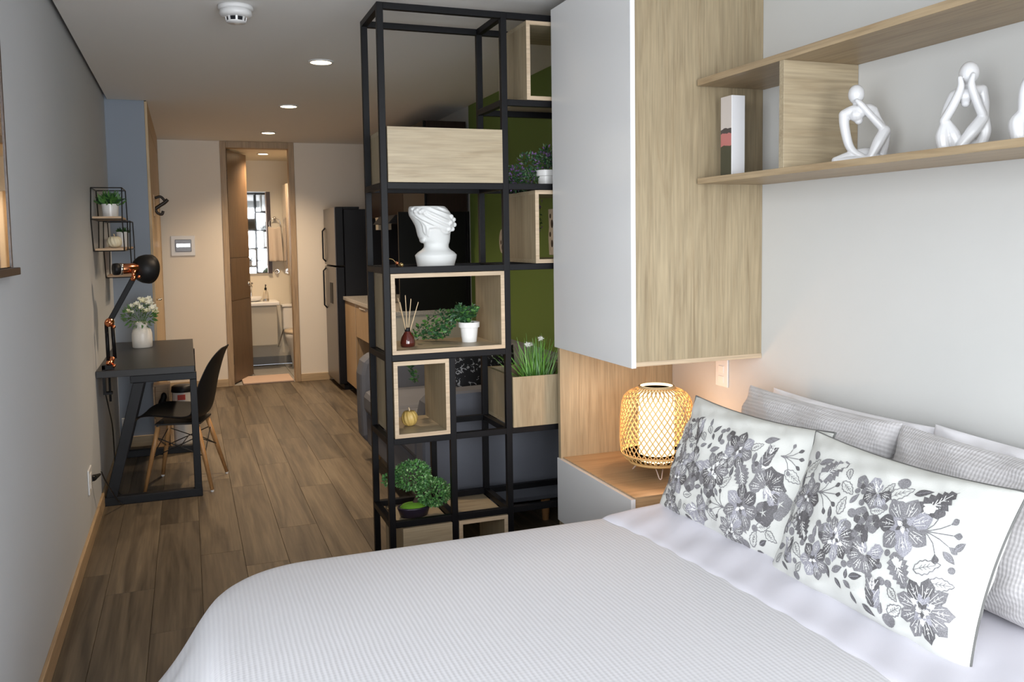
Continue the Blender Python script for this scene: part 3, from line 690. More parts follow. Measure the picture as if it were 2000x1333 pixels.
lo = bpy.data.objects.new('lamp_bulb', ld); col.objects.link(lo); lo.parent = t; lo.location = (0, 0, .20)
M['leg_pink'] = plain('pale_painted_wire', (.72, .55, .46), .4)
for k_ in range(3):
    a = math.radians(-112 + 120 * k_); ca, sa = math.cos(a), math.sin(a)
    def lp(r, s_, z): return (r * ca - s_ * sa, r * sa + s_ * ca, z)
    build('hairpin_leg', MB().tube([lp(.055, -.018, .052), lp(.098, -.004, .004), lp(.101, 0, .002), lp(.098, .004, .004), lp(.055, .018, .052)], .0022, 6), M['leg_pink'], t, smooth=True)
build('power_cord', MB().tube(catmull([(.02, -.02, .050), (.06, -.05, .02), (.11, -.09, .0035), (.17, -.14, .0035)], 6), .003, 6), M['leg_pink'], t, smooth=True)

# --- switch plate
t = thing('wall_socket', 'white double socket plate on wall under the hanging cabinet', 'socket', (XR, 2.862, .805))
build('plate', MB().box(XR - .008, XR - .0005, 2.822, 2.903, .803, .915), M['white_plastic'], t, bevel=.003)
for z in (.832, .872): build('socket', MB().box(XR - .011, XR - .008, 2.845, 2.880, z - .014, z + .014), M['ceramic'], t, bevel=.002)

# --- wall shelf
SX = 1.68
t = thing('wall_shelf', 'long two-level oak wall shelf with one upright above the bed', 'shelf', (1.82, 1.7, 1.578))
build('upper_board', MB().box(SX, XR - .001, .70, 2.612, 1.916, 1.938), M['oak_y'], t, bevel=.001)
build('lower_board', MB().box(SX, XR - .001, .70, 2.612, 1.578, 1.598), M['oak_y'], t, bevel=.001)
build('upright', MB().box(SX + .001, XR - .001, 2.148, 2.170, 1.598, 1.916), M['oak_x'], t, bevel=.001)

# --- book
t = thing('book', 'thick white book standing on the wall shelf beside the hanging cabinet', 'book', (1.767, 2.53, 1.598))
M['paper'] = plain('white_book_cover', (.80, .80, .82), .5)
def cover_mat():
    m, nt, b = newmat('printed_book_cover'); L = nt.links; tc = node(nt, 'ShaderNodeTexCoord'); sx = node(nt, 'ShaderNodeSeparateXYZ'); L.new(tc.outputs['Object'], sx.inputs[0])
    cr = node(nt, 'ShaderNodeValToRGB'); cr.color_ramp.interpolation = 'CONSTANT'; e = cr.color_ramp.elements
    e[0].position = 0; e[0].color = (.05, .05, .03, 1); e[1].position = .60; e[1].color = (.55, .50, .47, 1)
    x_ = e.new(.38); x_.color = (.45, .16, .15, 1); y_ = e.new(.54); y_.color = (.06, .05, .05, 1)
    nz = node(nt, 'ShaderNodeTexNoise', Scale=25.0); L.new(tc.outputs['Object'], nz.inputs['Vector'])
    a = node(nt, 'ShaderNodeMath', operation='MULTIPLY_ADD'); L.new(sx.outputs['Z'], a.inputs[0]); a.inputs[1].default_value = 3.7; 
    b2 = node(nt, 'ShaderNodeMath', operation='MULTIPLY_ADD'); L.new(nz.outputs['Fac'], b2.inputs[0]); b2.inputs[1].default_value = .10; b2.inputs[2].default_value = -.05
    L.new(b2.outputs[0], a.inputs[2]); L.new(a.outputs[0], cr.inputs['Fac']); L.new(cr.outputs['Color'], b.inputs['Base Color']); b.inputs['Roughness'].default_value = .35; return m
bk0, bk1 = 1.741, 1.793
build('spine', MB().box(bk0, bk1, 2.495, 2.499, 1.598, 1.870), M['paper'], t, bevel=.001)
build('cover', MB().box(bk0, bk0 + .004, 2.499, 2.560, 1.598, 1.870), cover_mat(), t)
build('cover', MB().box(bk1 - .004, bk1, 2.499, 2.560, 1.598, 1.870), M['paper'], t)
build('pages', MB().box(bk0 + .005, bk1 - .005, 2.499, 2.556, 1.601, 1.864), M['ceramic'], t)

# --- sculpted figurines (local: x right, -y towards the viewer, z up; units from the picture crop)
M['figurine'] = plain('white_glazed_figurine', (.60, .60, .61), .25, coat=.2)
def figurine(label, loc, rz, shapes, k_, cx, base):
    mb = MB()
    def P(p): return Vector(((p[0] - cx) * k_, p[2] if len(p) > 2 else 0, (base - p[1]) * k_))
    for s in shapes:
        if s[0] == 'e': mb.ell(P(s[1]), Vector(s[2]) * k_ * 1.08, 20, 14)
        else:
            c = catmull([P(p) for p in s[1]], 6); n = len(c); R = s[2]; rr = []
            for i in range(n):
                f = i / (n - 1) * (len(R) - 1); a = min(int(f), len(R) - 2); rr.append((R[a] + (R[a + 1] - R[a]) * (f - a)) * k_ * 1.2)
            mb.tube(c, rr, 12); mb.ell(c[0], rr[0], 12, 8); mb.ell(c[-1], rr[-1], 12, 8)
    o = build('figurine', mb, M['figurine'], smooth=True, label=label, cat='figurine', group='white abstract figurines on the wall shelf')
    remesh(o, .0018, 3); o.location = loc; o.rotation_euler = (0, 0, rz); return o
RZ = math.radians(-41)
figurine('white seated figurine with one hand on its face beside shelf upright', (1.815, 1.985, 1.5975), RZ, [
    ('e', (390, 390), (72, 72, 88)), ('t', [(390, 450), (405, 540)], [30, 34]),
    ('t', [(280, 585, .0), (350, 560, -.004), (420, 560, -.006), (500, 550, -.002), (545, 560, .004)], [44, 50, 56, 50, 42]), ('t', [(395, 590, -.006), (415, 650, -.004)], [62, 34]),
    ('t', [(280, 585, .0), (285, 700, -.003), (325, 880, -.006), (380, 965, -.012), (450, 1005, -.018)], [44, 40, 36, 30, 24]),
    ('t', [(545, 565, .006), (585, 640, .004), (630, 720, -.004)], [42, 34, 30]), ('t', [(625, 730, -.008), (520, 610, -.016), (430, 500, -.022), (395, 465, -.022)], [34, 30, 26, 18]),
    ('t', [(655, 765, -.004), (600, 870, -.01), (535, 1010, -.014)], [46, 48, 36]), ('t', [(660, 770, .006), (645, 900, .016), (620, 1030, .02)], [44, 48, 42]),
    ('t', [(205, 1040, -.012), (300, 1020, -.006), (420, 990, .006), (520, 985, .02)], [34, 50, 56, 60]), ('t', [(210, 1045, -.014), (330, 1045, -.02), (440, 1040, -.02)], [30, 34, 28]),
    ('t', [(430, 1040, -.018), (560, 1035, -.012), (620, 1040, .0)], [34, 36, 36])], .000288, 420, 1075)
figurine('white figurine holding its face in both hands on the wall shelf', (1.815, 1.625, 1.5975), RZ - .1, [
    ('e', (1540, 200, -.004), (92, 92, 112)), ('t', [(1530, 300), (1520, 400)], [40, 44]),
    ('t', [(1400, 420, .004), (1460, 400, 0), (1530, 410, -.002), (1600, 390, 0), (1660, 380, .004)], [46, 56, 62, 56, 46]), ('t', [(1510, 440, -.004), (1512, 510, -.004)], [64, 40]),
    ('t', [(1400, 420, .004), (1340, 560, 0), (1310, 690, -.01)], [48, 42, 38]), ('t', [(1310, 690, -.012), (1400, 520, -.02), (1460, 360, -.026), (1452, 260, -.026)], [40, 40, 32, 22]),
    ('t', [(1665, 380, .004), (1690, 520, .004), (1690, 660, -.004)], [46, 42, 38]), ('t', [(1670, 650, -.012), (1610, 500, -.02), (1560, 340, -.028), (1575, 240, -.028)], [40, 38, 32, 22]),
    ('t', [(1325, 730, -.008), (1300, 850, -.014), (1310, 960, -.016)], [50, 62, 56]), ('t', [(1340, 730, -.008), (1400, 840, -.012), (1440, 950, -.012)], [48, 60, 50]),
    ('t', [(1670, 690, -.008), (1580, 820, -.02), (1480, 960, -.024)], [52, 58, 46]), ('t', [(1690, 700, .0), (1700, 830, .002), (1660, 960, 0)], [48, 52, 50]), ('t', [(1380, 950, .006), (1520, 960, .012), (1650, 950, .006)], [60, 60, 60])], .000232, 1510, 1018)
figurine('white figurine cut off by the right edge above the bed', (1.815, 1.405, 1.5975), RZ - .2, [
    ('e', (1540, 200, -.004), (92, 92, 112)), ('t', [(1530, 300), (1520, 400)], [40, 44]), ('t', [(1400, 420, .004), (1530, 410, -.002), (1660, 380, .004)], [46, 62, 46]), ('t', [(1510, 440, -.004), (1512, 620, -.004)], [64, 60]),
    ('t', [(1400, 420, .004), (1340, 560, 0), (1330, 740, -.01)], [48, 42, 38]), ('t', [(1665, 380, .004), (1690, 520, .004), (1690, 740, -.004)], [46, 42, 38]),
    ('t', [(1325, 780, -.008), (1290, 850, -.014), (1300, 960, -.016)], [50, 62, 56]), ('t', [(1690, 750, .0), (1700, 830, .002), (1660, 960, 0)], [48, 52, 50]), ('t', [(1380, 950, .006), (1520, 960, .012), (1650, 950, .006)], [60, 60, 60])], .00026, 1510, 1018)

# ================================================================== BED
BX0, BX1, BY0, BY1, BZ_ = .03, 1.93, 1.06, 2.470, .497
t = thing('bed', 'double bed with its head against the white wall', 'bed', (1.0, 1.76, 0))
build('bed_base', MB().box(BX0 + .14, BX1, BY0 + .04, BY1 - .04, .04, .24), plain('grey_bed_base', (.25, .25, .26), .8), t, bevel=.01)
def round_foot(x0, x1, y0, y1, r, n=8):
    return [(x1, y0), (x1, y1)] + [(x0 + r - r * math.sin(a * PI / 2 / n), y1 - r + r * math.cos(a * PI / 2 / n)) for a in range(n + 1)] + [(x0 + r - r * math.cos(a * PI / 2 / n), y0 + r - r * math.sin(a * PI / 2 / n)) for a in range(n + 1)]
build('mattress', MB().prism(round_foot(BX0 + .04, BX1, BY0 + .04, BY1 - .04, .22), 'Z', .24, BZ_ - .025), M['white_fabric'], t, bevel=.03)
for lx_ in (.24, 1.8):
    for ly_ in (1.2, 2.32): build('leg', MB().box(lx_ - .03, lx_ + .03, ly_ - .03, ly_ + .03, 0, .04), M['black_plastic'], t)

def spread():
    # closed rounded-rectangle loops: crown on top, soft shoulder, hanging skirt with folds
    x0, x1, y0, y1 = BX0 + .055, 1.40, BY0 + .10, BY1 - .060
    # outline of the top: rounded rectangle, generous radius at the foot corners
    base = []; sm = []; rad = {(1, 1): .06, (1, -1): .06, (-1, -1): .20, (-1, 1): .20}
    cs = [((x1, y1), (1, 1)), ((x1, y0), (1, -1)), ((x0, y0), (-1, -1)), ((x0, y1), (-1, 1))]
    dd = 0; last = None
    for q, ((px_, py_), sg) in enumerate(cs):
        R_ = rad[sg]; ox, oy = px_ - sg[0] * R_, py_ - sg[1] * R_; a0 = [PI / 2, 0, -PI / 2, -PI][q]
        arc = [(ox + R_ * math.cos(a0 - PI / 2 * i / 14), oy + R_ * math.sin(a0 - PI / 2 * i / 14), a0 - PI / 2 * i / 14) for i in range(15)]
        nx_ = cs[(q + 1) % 4]; R2 = rad[nx_[1]]; o2 = (nx_[0][0] - nx_[1][0] * R2, nx_[0][1] - nx_[1][1] * R2); a2 = [0, -PI / 2, -PI, PI / 2][q]
        e0 = arc[-1]; e1 = (o2[0] + R2 * math.cos(a2), o2[1] + R2 * math.sin(a2)); n_ = 45
        arc += [(e0[0] + (e1[0] - e0[0]) * i / n_, e0[1] + (e1[1] - e0[1]) * i / n_, a2) for i in range(1, n_)]
        for ax_, ay_, an in arc:
            if last: dd += math.hypot(ax_ - last[0], ay_ - last[1])
            last = (ax_, ay_); base.append(((ax_, ay_), None, dd)); sm.append((math.cos(an), math.sin(an)))
    NP = len(base)
    cx, cy = (x0 + x1) / 2, (y0 + y1) / 2
    loops = []
    for s in (0, .2, .4, .6, .75, .88, 1.0): loops.append([(cx + (p[0] - cx) * (.35 + .65 * s), cy + (p[1] - cy) * s, BZ_ + .012 * (1 - s ** 4)) for p, n, d in base])
    sh = [(.03, -.002), (.055, -.010), (.075, -.024), (.088, -.045), (.096, -.075), (.102, -.12), (.110, -.18), (.122, -.25), (.135, -.32), (.15, -.39), (.16, -.43)]
    for o_, dz in sh:
        lp_ = []
        for (p, n0, d), n in zip(base, sm):
            dep = max(0, -dz - .04) / .4
            left = max(0, -n[0]); far = max(0, n[1]); head = max(0, n[0])
            fl = 1 + 1.5 * dep * left
            oo = o_ * (fl if n[1] < .8 else 1 - .15 * dep) + dep * (.028 * math.sin(d * 17) + .014 * math.sin(d * 31 + 1)) * (.25 + left)
            if far > .8: oo = min(oo, .095)
            if left > .2 and far > .2: oo += dep * .08
            if head > .3: oo = min(oo, .05)
            lp_.append((p[0] + n[0] * oo, p[1] + n[1] * oo, max(BZ_ + dz, .03) if head < .3 else max(BZ_ + dz * .25, BZ_ - .03)))
        loops.append(lp_)
    mb = MB(); vs = [v for l in loops for v in l]
    fs = [(j * NP + i, j * NP + (i + 1) % NP, (j + 1) * NP + (i + 1) % NP, (j + 1) * NP + i) for j in range(len(loops) - 1) for i in range(NP)]
    return mb.add(vs, fs)
M['spread'] = ribbed('pale_grey_ribbed_bedspread', (.70, .69, .71), (.65, .64, .665), 0, .0115, .0013, second=(1, .010, .35), sharp=.24)
o = build('bedspread', spread(), M['spread'], smooth=True, label='pale grey ribbed bedspread covering the bed', cat='bedspread'); subsurf(o, 1)

def sheet():
    nu, nv = 40, 90; pts = []
    for j in range(nv):
        v = j / (nv - 1); y = BY0 - .02 + (BY1 + .025 - BY0 + .02) * v
        for i in range(nu):
            u = i / (nu - 1); x = 1.262 - .03 * v + .02 * math.sin(v * 5) + (1.92 - 1.262) * u
            z = BZ_ + .012 + .016 * min(1, u / .35) ** 1.3 + .0025 * math.sin(y * 23 + x * 9) * min(1, u * 4) + .0018 * math.sin(y * 51 - x * 31)
            if i == 0: z -= .012; 
            if i == 1: z -= .003
            e = max(0, (v - .955) / .045); z -= .06 * e ** 2
            e = max(0, (.03 - v) / .03); z -= .06 * e ** 2
            pts.append((x, y, z))
    # hanging far side
    mb = MB().grid(pts, nu, nv)
    return mb
M['sheet'] = plain('white_lilac_sheet', (.72, .705, .77), .85, spec=.15, bump=.12, bscale=400, sheen=.1)
o = build('folded_sheet', sheet(), M['sheet'], smooth=True, label='smooth white sheet folded back over the bedspread', cat='sheet')
s_ = o.modifiers.new('solid', 'SOLIDIFY'); s_.thickness = .012; s_.offset = -1; subsurf(o, 1)

# --- pillows
def pillow_pt(u, v, W, H, T, side, seed=0, pinch=.10, wr=.003):
    ex = 1 - pinch * (1 - v * v) * abs(u) ** 3 * .35; ez = 1 - pinch * (1 - u * u) * abs(v) ** 3 * .45
    x = W / 2 * u * ex; z = H / 2 * v * ez
    th = T / 2 * (max(0, 1 - abs(u) ** 2.6) * max(0, 1 - abs(v) ** 2.6)) ** .55
    w = wr * (math.sin(9 * u + 5 * v + seed) * .6 + math.sin(17 * v - 7 * u + 2 * seed) * .4 + math.sin(23 * u + 13 * v * v + seed * 3) * .35) * (.3 + max(abs(u), abs(v)) ** 2) * max(0, (1 - u * u)) ** .3 * max(0, (1 - v * v)) ** .3 * 2
    w += wr * .8 * math.sin(34 * u + 6 * v + seed + 3 * math.sin(5 * u + seed)) * abs(v) ** 5 * (1 - u * u) * max(0, 1 - v * v) ** .3
    return Vector((x, side * (th + w), z))
def pillow_mesh(W, H, T, seed, pinch=.10, wr=.003, n=34):
    mb = MB()
    f = lambda q: math.sin(q * PI / 2)
    for side in (-1, 1):
        pts = [pillow_pt(f(-1 + 2 * i / (n - 1)), f(-1 + 2 * j / (n - 1)), W, H, T, side, seed, pinch, wr) for j in range(n) for i in range(n)]
        if side < 0: mb.grid(pts, n, n)
        else:
            o_ = len(mb.v); mb.v += pts
            for j in range(n - 1):
                for i in range(n - 1): mb.f.append(tuple(o_ + q for q in (j * n + i, (j + 1) * n + i, (j + 1) * n + i + 1, j * n + i + 1))); mb.m.append(0)
    return mb
def place(o, loc, tilt, yaw=0, roll=0):
    # local x -> -Y (right seen from the room), local z -> up leaning to +X, local -y -> towards the room (-X)
    base = Matrix(((0, 1, 0), (-1, 0, 0), (0, 0, 1)))
    Rm = Matrix.Rotation(yaw, 3, 'Z') @ Matrix.Rotation(tilt, 3, 'Y') @ Matrix.Rotation(roll, 3, 'X') @ base
    o.matrix_world = Matrix.Translation(loc) @ Rm.to_4x4()
M['pillow_white'] = plain('white_pillowcase', (.80, .79, .82), .85, spec=.15, bump=.12, bscale=300)
M['pillow_grey'] = ribbed('grey_ribbed_pillowcase', (.56, .545, .55), (.48, .465, .47), 2, .012, .0012, second=(0, .009, .5), sharp=.5)
for lab, loc, tilt, yaw, seed in (('white pillow behind, partly hidden by the grey pillow by the nightstand', (1.862, 2.12, .694), .22, .0, 1), ('white pillow behind, nearest the right edge of the photo', (1.858, 1.42, .704), .22, .0, 5)):
    o = build('white_pillow', pillow_mesh(.70, .35, .13, seed, .12, .009), M['pillow_white'], smooth=True, label=lab, cat='pillow', group='white pillows against the wall'); place(o, loc, tilt, yaw)
for lab, loc, tilt, yaw, seed in (('grey ribbed pillow beside the nightstand', (1.745, 2.135, .703), .33, .0, 2), ('grey ribbed pillow behind the embroidered cushion nearest the viewer', (1.735, 1.445, .703), .33, .0, 7)):
    t = thing('grey_pillow', lab, 'pillow', local=True, group='grey ribbed pillows'); place(t, loc, tilt, yaw)
    build('pillowcase', pillow_mesh(.68, .375, .15, seed, .12, .007), M['pillow_grey'], t, smooth=True)

# --- embroidered cushions
M['cushion'] = plain('ivory_cotton', (.62, .625, .595), .85, spec=.15, bump=.2, bscale=300)
def thread(name, c):
    m, nt, b = newmat(name); L = nt.links; tc = node(nt, 'ShaderNodeTexCoord'); n = node(nt, 'ShaderNodeTexNoise', Scale=420.0, Detail=2.0); L.new(tc.outputs['Object'], n.inputs['Vector'])
    r = node(nt, 'ShaderNodeMapRange'); r.inputs['From Min'].default_value = .3; r.inputs['From Max'].default_value = .7; r.inputs['To Min'].default_value = .65; r.inputs['To Max'].default_value = 1.35; L.new(n.outputs['Fac'], r.inputs['Value'])
    s = node(nt, 'ShaderNodeVectorMath', operation='SCALE'); s.inputs[0].default_value = c; L.new(r.outputs['Result'], s.inputs['Scale']); L.new(s.outputs['Vector'], b.inputs['Base Color']); b.inputs['Roughness'].default_value = .6
    bp = node(nt, 'ShaderNodeBump', Strength=.4, Distance=.001); L.new(n.outputs['Fac'], bp.inputs['Height']); L.new(bp.outputs['Normal'], b.inputs['Normal']); return m
TH = [thread('charcoal_thread', (.115, .11, .115)), thread('grey_thread', (.21, .205, .215)), thread('lilac_grey_thread', (.33, .325, .36)), plain('ivory_thread', (.72, .72, .70), .7)]
M2= [('H', 0.014, 0.098, 0.04, 0), ('F', -0.206, 0.026, 0.05, 0), ('F', 0.113, 0.045, 0.061, 0), ('R', -0.057, -0.041, 0.05, 0), ('H', 0.037, -0.045, 0.045, 0), ('F', -0.115, -0.113, 0.045, 0), ('R', 0.212, -0.107, 0.061, 0), ('T', -0.221, -0.117, 0.063, 105), ('S', -0.186, -0.047, 0.087, -52), ('S', 0.137, -0.051, 0.079, -52), ('T', 0.08, -0.12, 0.063, 101), ('s', 0.007, -0.008, 0.024, 0), ('s', 0.032, 0.025, 0.021, 0), ('s', -0.008, 0.033, 0.021, 0), ('S', -0.147, 0.115, 0.091, 46), ('S', 0.166, 0.119, 0.095, 53), ('O', -0.237, 0.102, 0.066, 50), ('O', -0.077, 0.084, 0.044, -26), ('O', -0.072, 0.039, 0.043, 79), ('O', 0.039, 0.111, 0.042, 73), ('O', 0.073, 0.115, 0.053, 42), ('O', 0.033, 0.057, 0.036, 19), ('O', 0.131, -0.105, 0.034, -34), ('O', 0.139, -0.137, 0.042, 41), ('O', 0.196, -0.019, 0.054, 31), ('O', 0.235, -0.042, 0.047, 13), ('O', -0.182, -0.108, 0.042, -40), ('O', -0.168, -0.148, 0.031, 57), ('L', -0.187, 0.131, 0.043, 30), ('L', 0.121, 0.133, 0.04, 28), ('L', -0.103, 0.013, 0.029, 103), ('L', -0.032, -0.107, 0.037, 30), ('L', -0.003, -0.108, 0.023, 79), ('L', 0.024, -0.104, 0.036, 22), ('L', 0.005, -0.132, 0.029, -21), ('L', 0.025, -0.157, 0.025, 102), ('L', 0.069, -0.169, 0.035, -26), ('L', -0.066, -0.123, 0.032, -59), ('L', -0.026, -0.14, 0.027, -42), ('L', -0.234, -0.164, 0.026, -38), ('L', 0.231, 0.016, 0.033, -28), ('d', -0.238, 0.139, 0.012, 0), ('d', -0.222, 0.084, 0.008, 0), ('d', 0.065, 0.142, 0.014, 0), ('d', 0.09, 0.087, 0.011, 0), ('d', -0.036, 0.031, 0.011, 0), ('d', -0.038, -0.002, 0.013, 0), ('d', 0.124, -0.169, 0.016, 0), ('d', -0.177, -0.175, 0.011, 0), ('P', 0.152, 0.049, 0.088, 11), ('P', -0.168, 0.049, 0.072, 9), ('F', -0.264, 0.024, 0.024, 0), ('F', -0.263, -0.058, 0.026, 0), ('s', -0.101, -0.037, 0.021, 0), ('s', -0.016, -0.041, 0.021, 0), ('H', -0.215, -0.03, 0.026, 0)]
M1= [('F', -0.24, 0.074, 0.033, 0), ('T', -0.158, 0.097, 0.066, 109), ('H', -0.116, -0.003, 0.047, 0), ('F', -0.191, -0.073, 0.052, 0), ('R', -0.015, -0.008, 0.055, 0), ('F', 0.055, 0.072, 0.055, 0), ('T', 0.168, 0.086, 0.059, 85), ('S', 0.103, 0.001, 0.084, -54), ('H', 0.202, -0.002, 0.055, 0), ('F', 0.13, -0.081, 0.061, 0), ('s', 0.255, -0.032, 0.033, 0), ('s', 0.219, -0.07, 0.033, 0), ('R', 0.106, -0.162, 0.05, 0), ('R', -0.216, -0.16, 0.044, 0), ('H', -0.061, -0.14, 0.047, 0), ('S', -0.217, 0.017, 0.068, 103), ('s', -0.113, -0.073, 0.025, 0), ('s', -0.097, -0.041, 0.022, 0), ('s', -0.014, -0.07, 0.022, 0), ('O', -0.205, 0.1, 0.029, 47), ('O', 0.117, 0.099, 0.038, 38), ('O', 0.264, 0.049, 0.053, -20), ('O', 0.045, -0.028, 0.046, 48), ('O', -0.115, -0.109, 0.035, 15), ('O', -0.148, -0.151, 0.032, 87), ('O', -0.109, -0.157, 0.035, -50), ('O', -0.006, -0.101, 0.031, 86), ('O', 0.018, -0.137, 0.043, -30), ('O', 0.192, -0.149, 0.049, 78), ('O', 0.221, -0.107, 0.045, 23), ('O', 0.255, -0.124, 0.041, -22), ('O', -0.142, 0.026, 0.051, -51), ('O', 0.181, 0.028, 0.039, -43), ('L', -0.176, 0.129, 0.035, 42), ('L', -0.115, 0.131, 0.026, 102), ('L', -0.076, 0.115, 0.031, 60), ('L', -0.043, 0.092, 0.029, 101), ('L', -0.075, 0.087, 0.023, -52), ('L', -0.101, 0.053, 0.027, 28), ('L', -0.074, 0.057, 0.022, 60), ('L', -0.047, 0.052, 0.038, 25), ('L', -0.001, 0.074, 0.029, 101), ('L', 0.154, 0.132, 0.046, 25), ('L', -0.109, -0.184, 0.032, -19), ('L', 0.021, -0.067, 0.026, -46), ('L', -0.045, -0.082, 0.02, 101), ('L', 0.221, -0.186, 0.037, -17), ('L', 0.158, -0.138, 0.021, -41), ('P', 0.207, 0.095, 0.069, 6), ('P', 0.072, -0.1, 0.066, -179), ('d', -0.171, -0.176, 0.014, 0), ('d', 0.16, -0.179, 0.014, 0), ('d', 0.263, -0.064, 0.012, 0), ('F', -0.185, -0.02, 0.033, 0), ('s', -0.054, -0.039, 0.022, 0), ('H', 0.021, 0.039, 0.033, 0)]

def rot2(p, a): c, s = math.cos(a), math.sin(a); return (p[0] * c - p[1] * s, p[0] * s + p[1] * c)
def petal(L, W, n=7, jag=0, ang=0, c=(0, 0), start=0.0, pw=.8):
    up = []; dn = []
    for i in range(n + 1):
        f = i / n; w = W / 2 * math.sin(PI * min(1, f ** pw)) if f < 1 else 0
        j = (jag if i % 2 else -jag) * W / 2 if 0 < i < n else 0
        up.append((start + L * f, w + j)); dn.append((start + L * f, -w - j))
    out = up + dn[-2:0:-1]
    return [(c[0] + q[0], c[1] + q[1]) for q in (rot2(p, ang) for p in out)]
def strip2(pts, w):
    l = []; r = []
    for i, p in enumerate(pts):
        a = pts[max(0, i - 1)]; b_ = pts[min(len(pts) - 1, i + 1)]; d = math.atan2(b_[1] - a[1], b_[0] - a[0]); n = (-math.sin(d) * w, math.cos(d) * w)
        l.append((p[0] + n[0], p[1] + n[1])); r.append((p[0] - n[0], p[1] - n[1]))
    return l, r
class Emb:
    def __init__(s, W, H, T, seed, wr): s.a = (W, H, T, -1, seed, .20, wr); s.mb = MB()
    def S(s, p, h):
        W, H = s.a[0], s.a[1]; u = max(-.985, min(.985, p[0] / (W / 2))); v = max(-.985, min(.985, p[1] / (H / 2)))
        q = pillow_pt(u, v, *s.a); return q + Vector((0, -h, 0))
    def poly(s, pts, h, mi):
        cx = sum(p[0] for p in pts) / len(pts); cy = sum(p[1] for p in pts) / len(pts); n = len(pts)
        s.mb.add([s.S((cx, cy), h)] + [s.S(p, h) for p in pts], [(0, 1 + i, 1 + (i + 1) % n) for i in range(n)], mi)
    def line(s, pts, w, h, mi):
        l, r = strip2(pts, w); n = len(pts); s.mb.add([s.S(p, h) for p in l] + [s.S(p, h) for p in r], [(i, i + 1, n + i + 1, n + i) for i in range(n - 1)], mi)
    def vein(s, c, ang, a, b_, h, mi=3, side=0, w=.0006):
        s.line([(c[0] + math.cos(ang) * (a + (b_ - a) * f), c[1] + math.sin(ang) * (a + (b_ - a) * f)) for f in (0, .5, 1)], w, h, mi)
        for k_ in range(side):
            f = .3 + .5 * k_ / max(1, side); p = (c[0] + math.cos(ang) * (a + (b_ - a) * f), c[1] + math.sin(ang) * (a + (b_ - a) * f))
            for sg in (-1, 1): q = (p[0] + math.cos(ang + sg * .7) * (b_ - a) * .18, p[1] + math.sin(ang + sg * .7) * (b_ - a) * .18); s.line([p, q], w, h, mi)
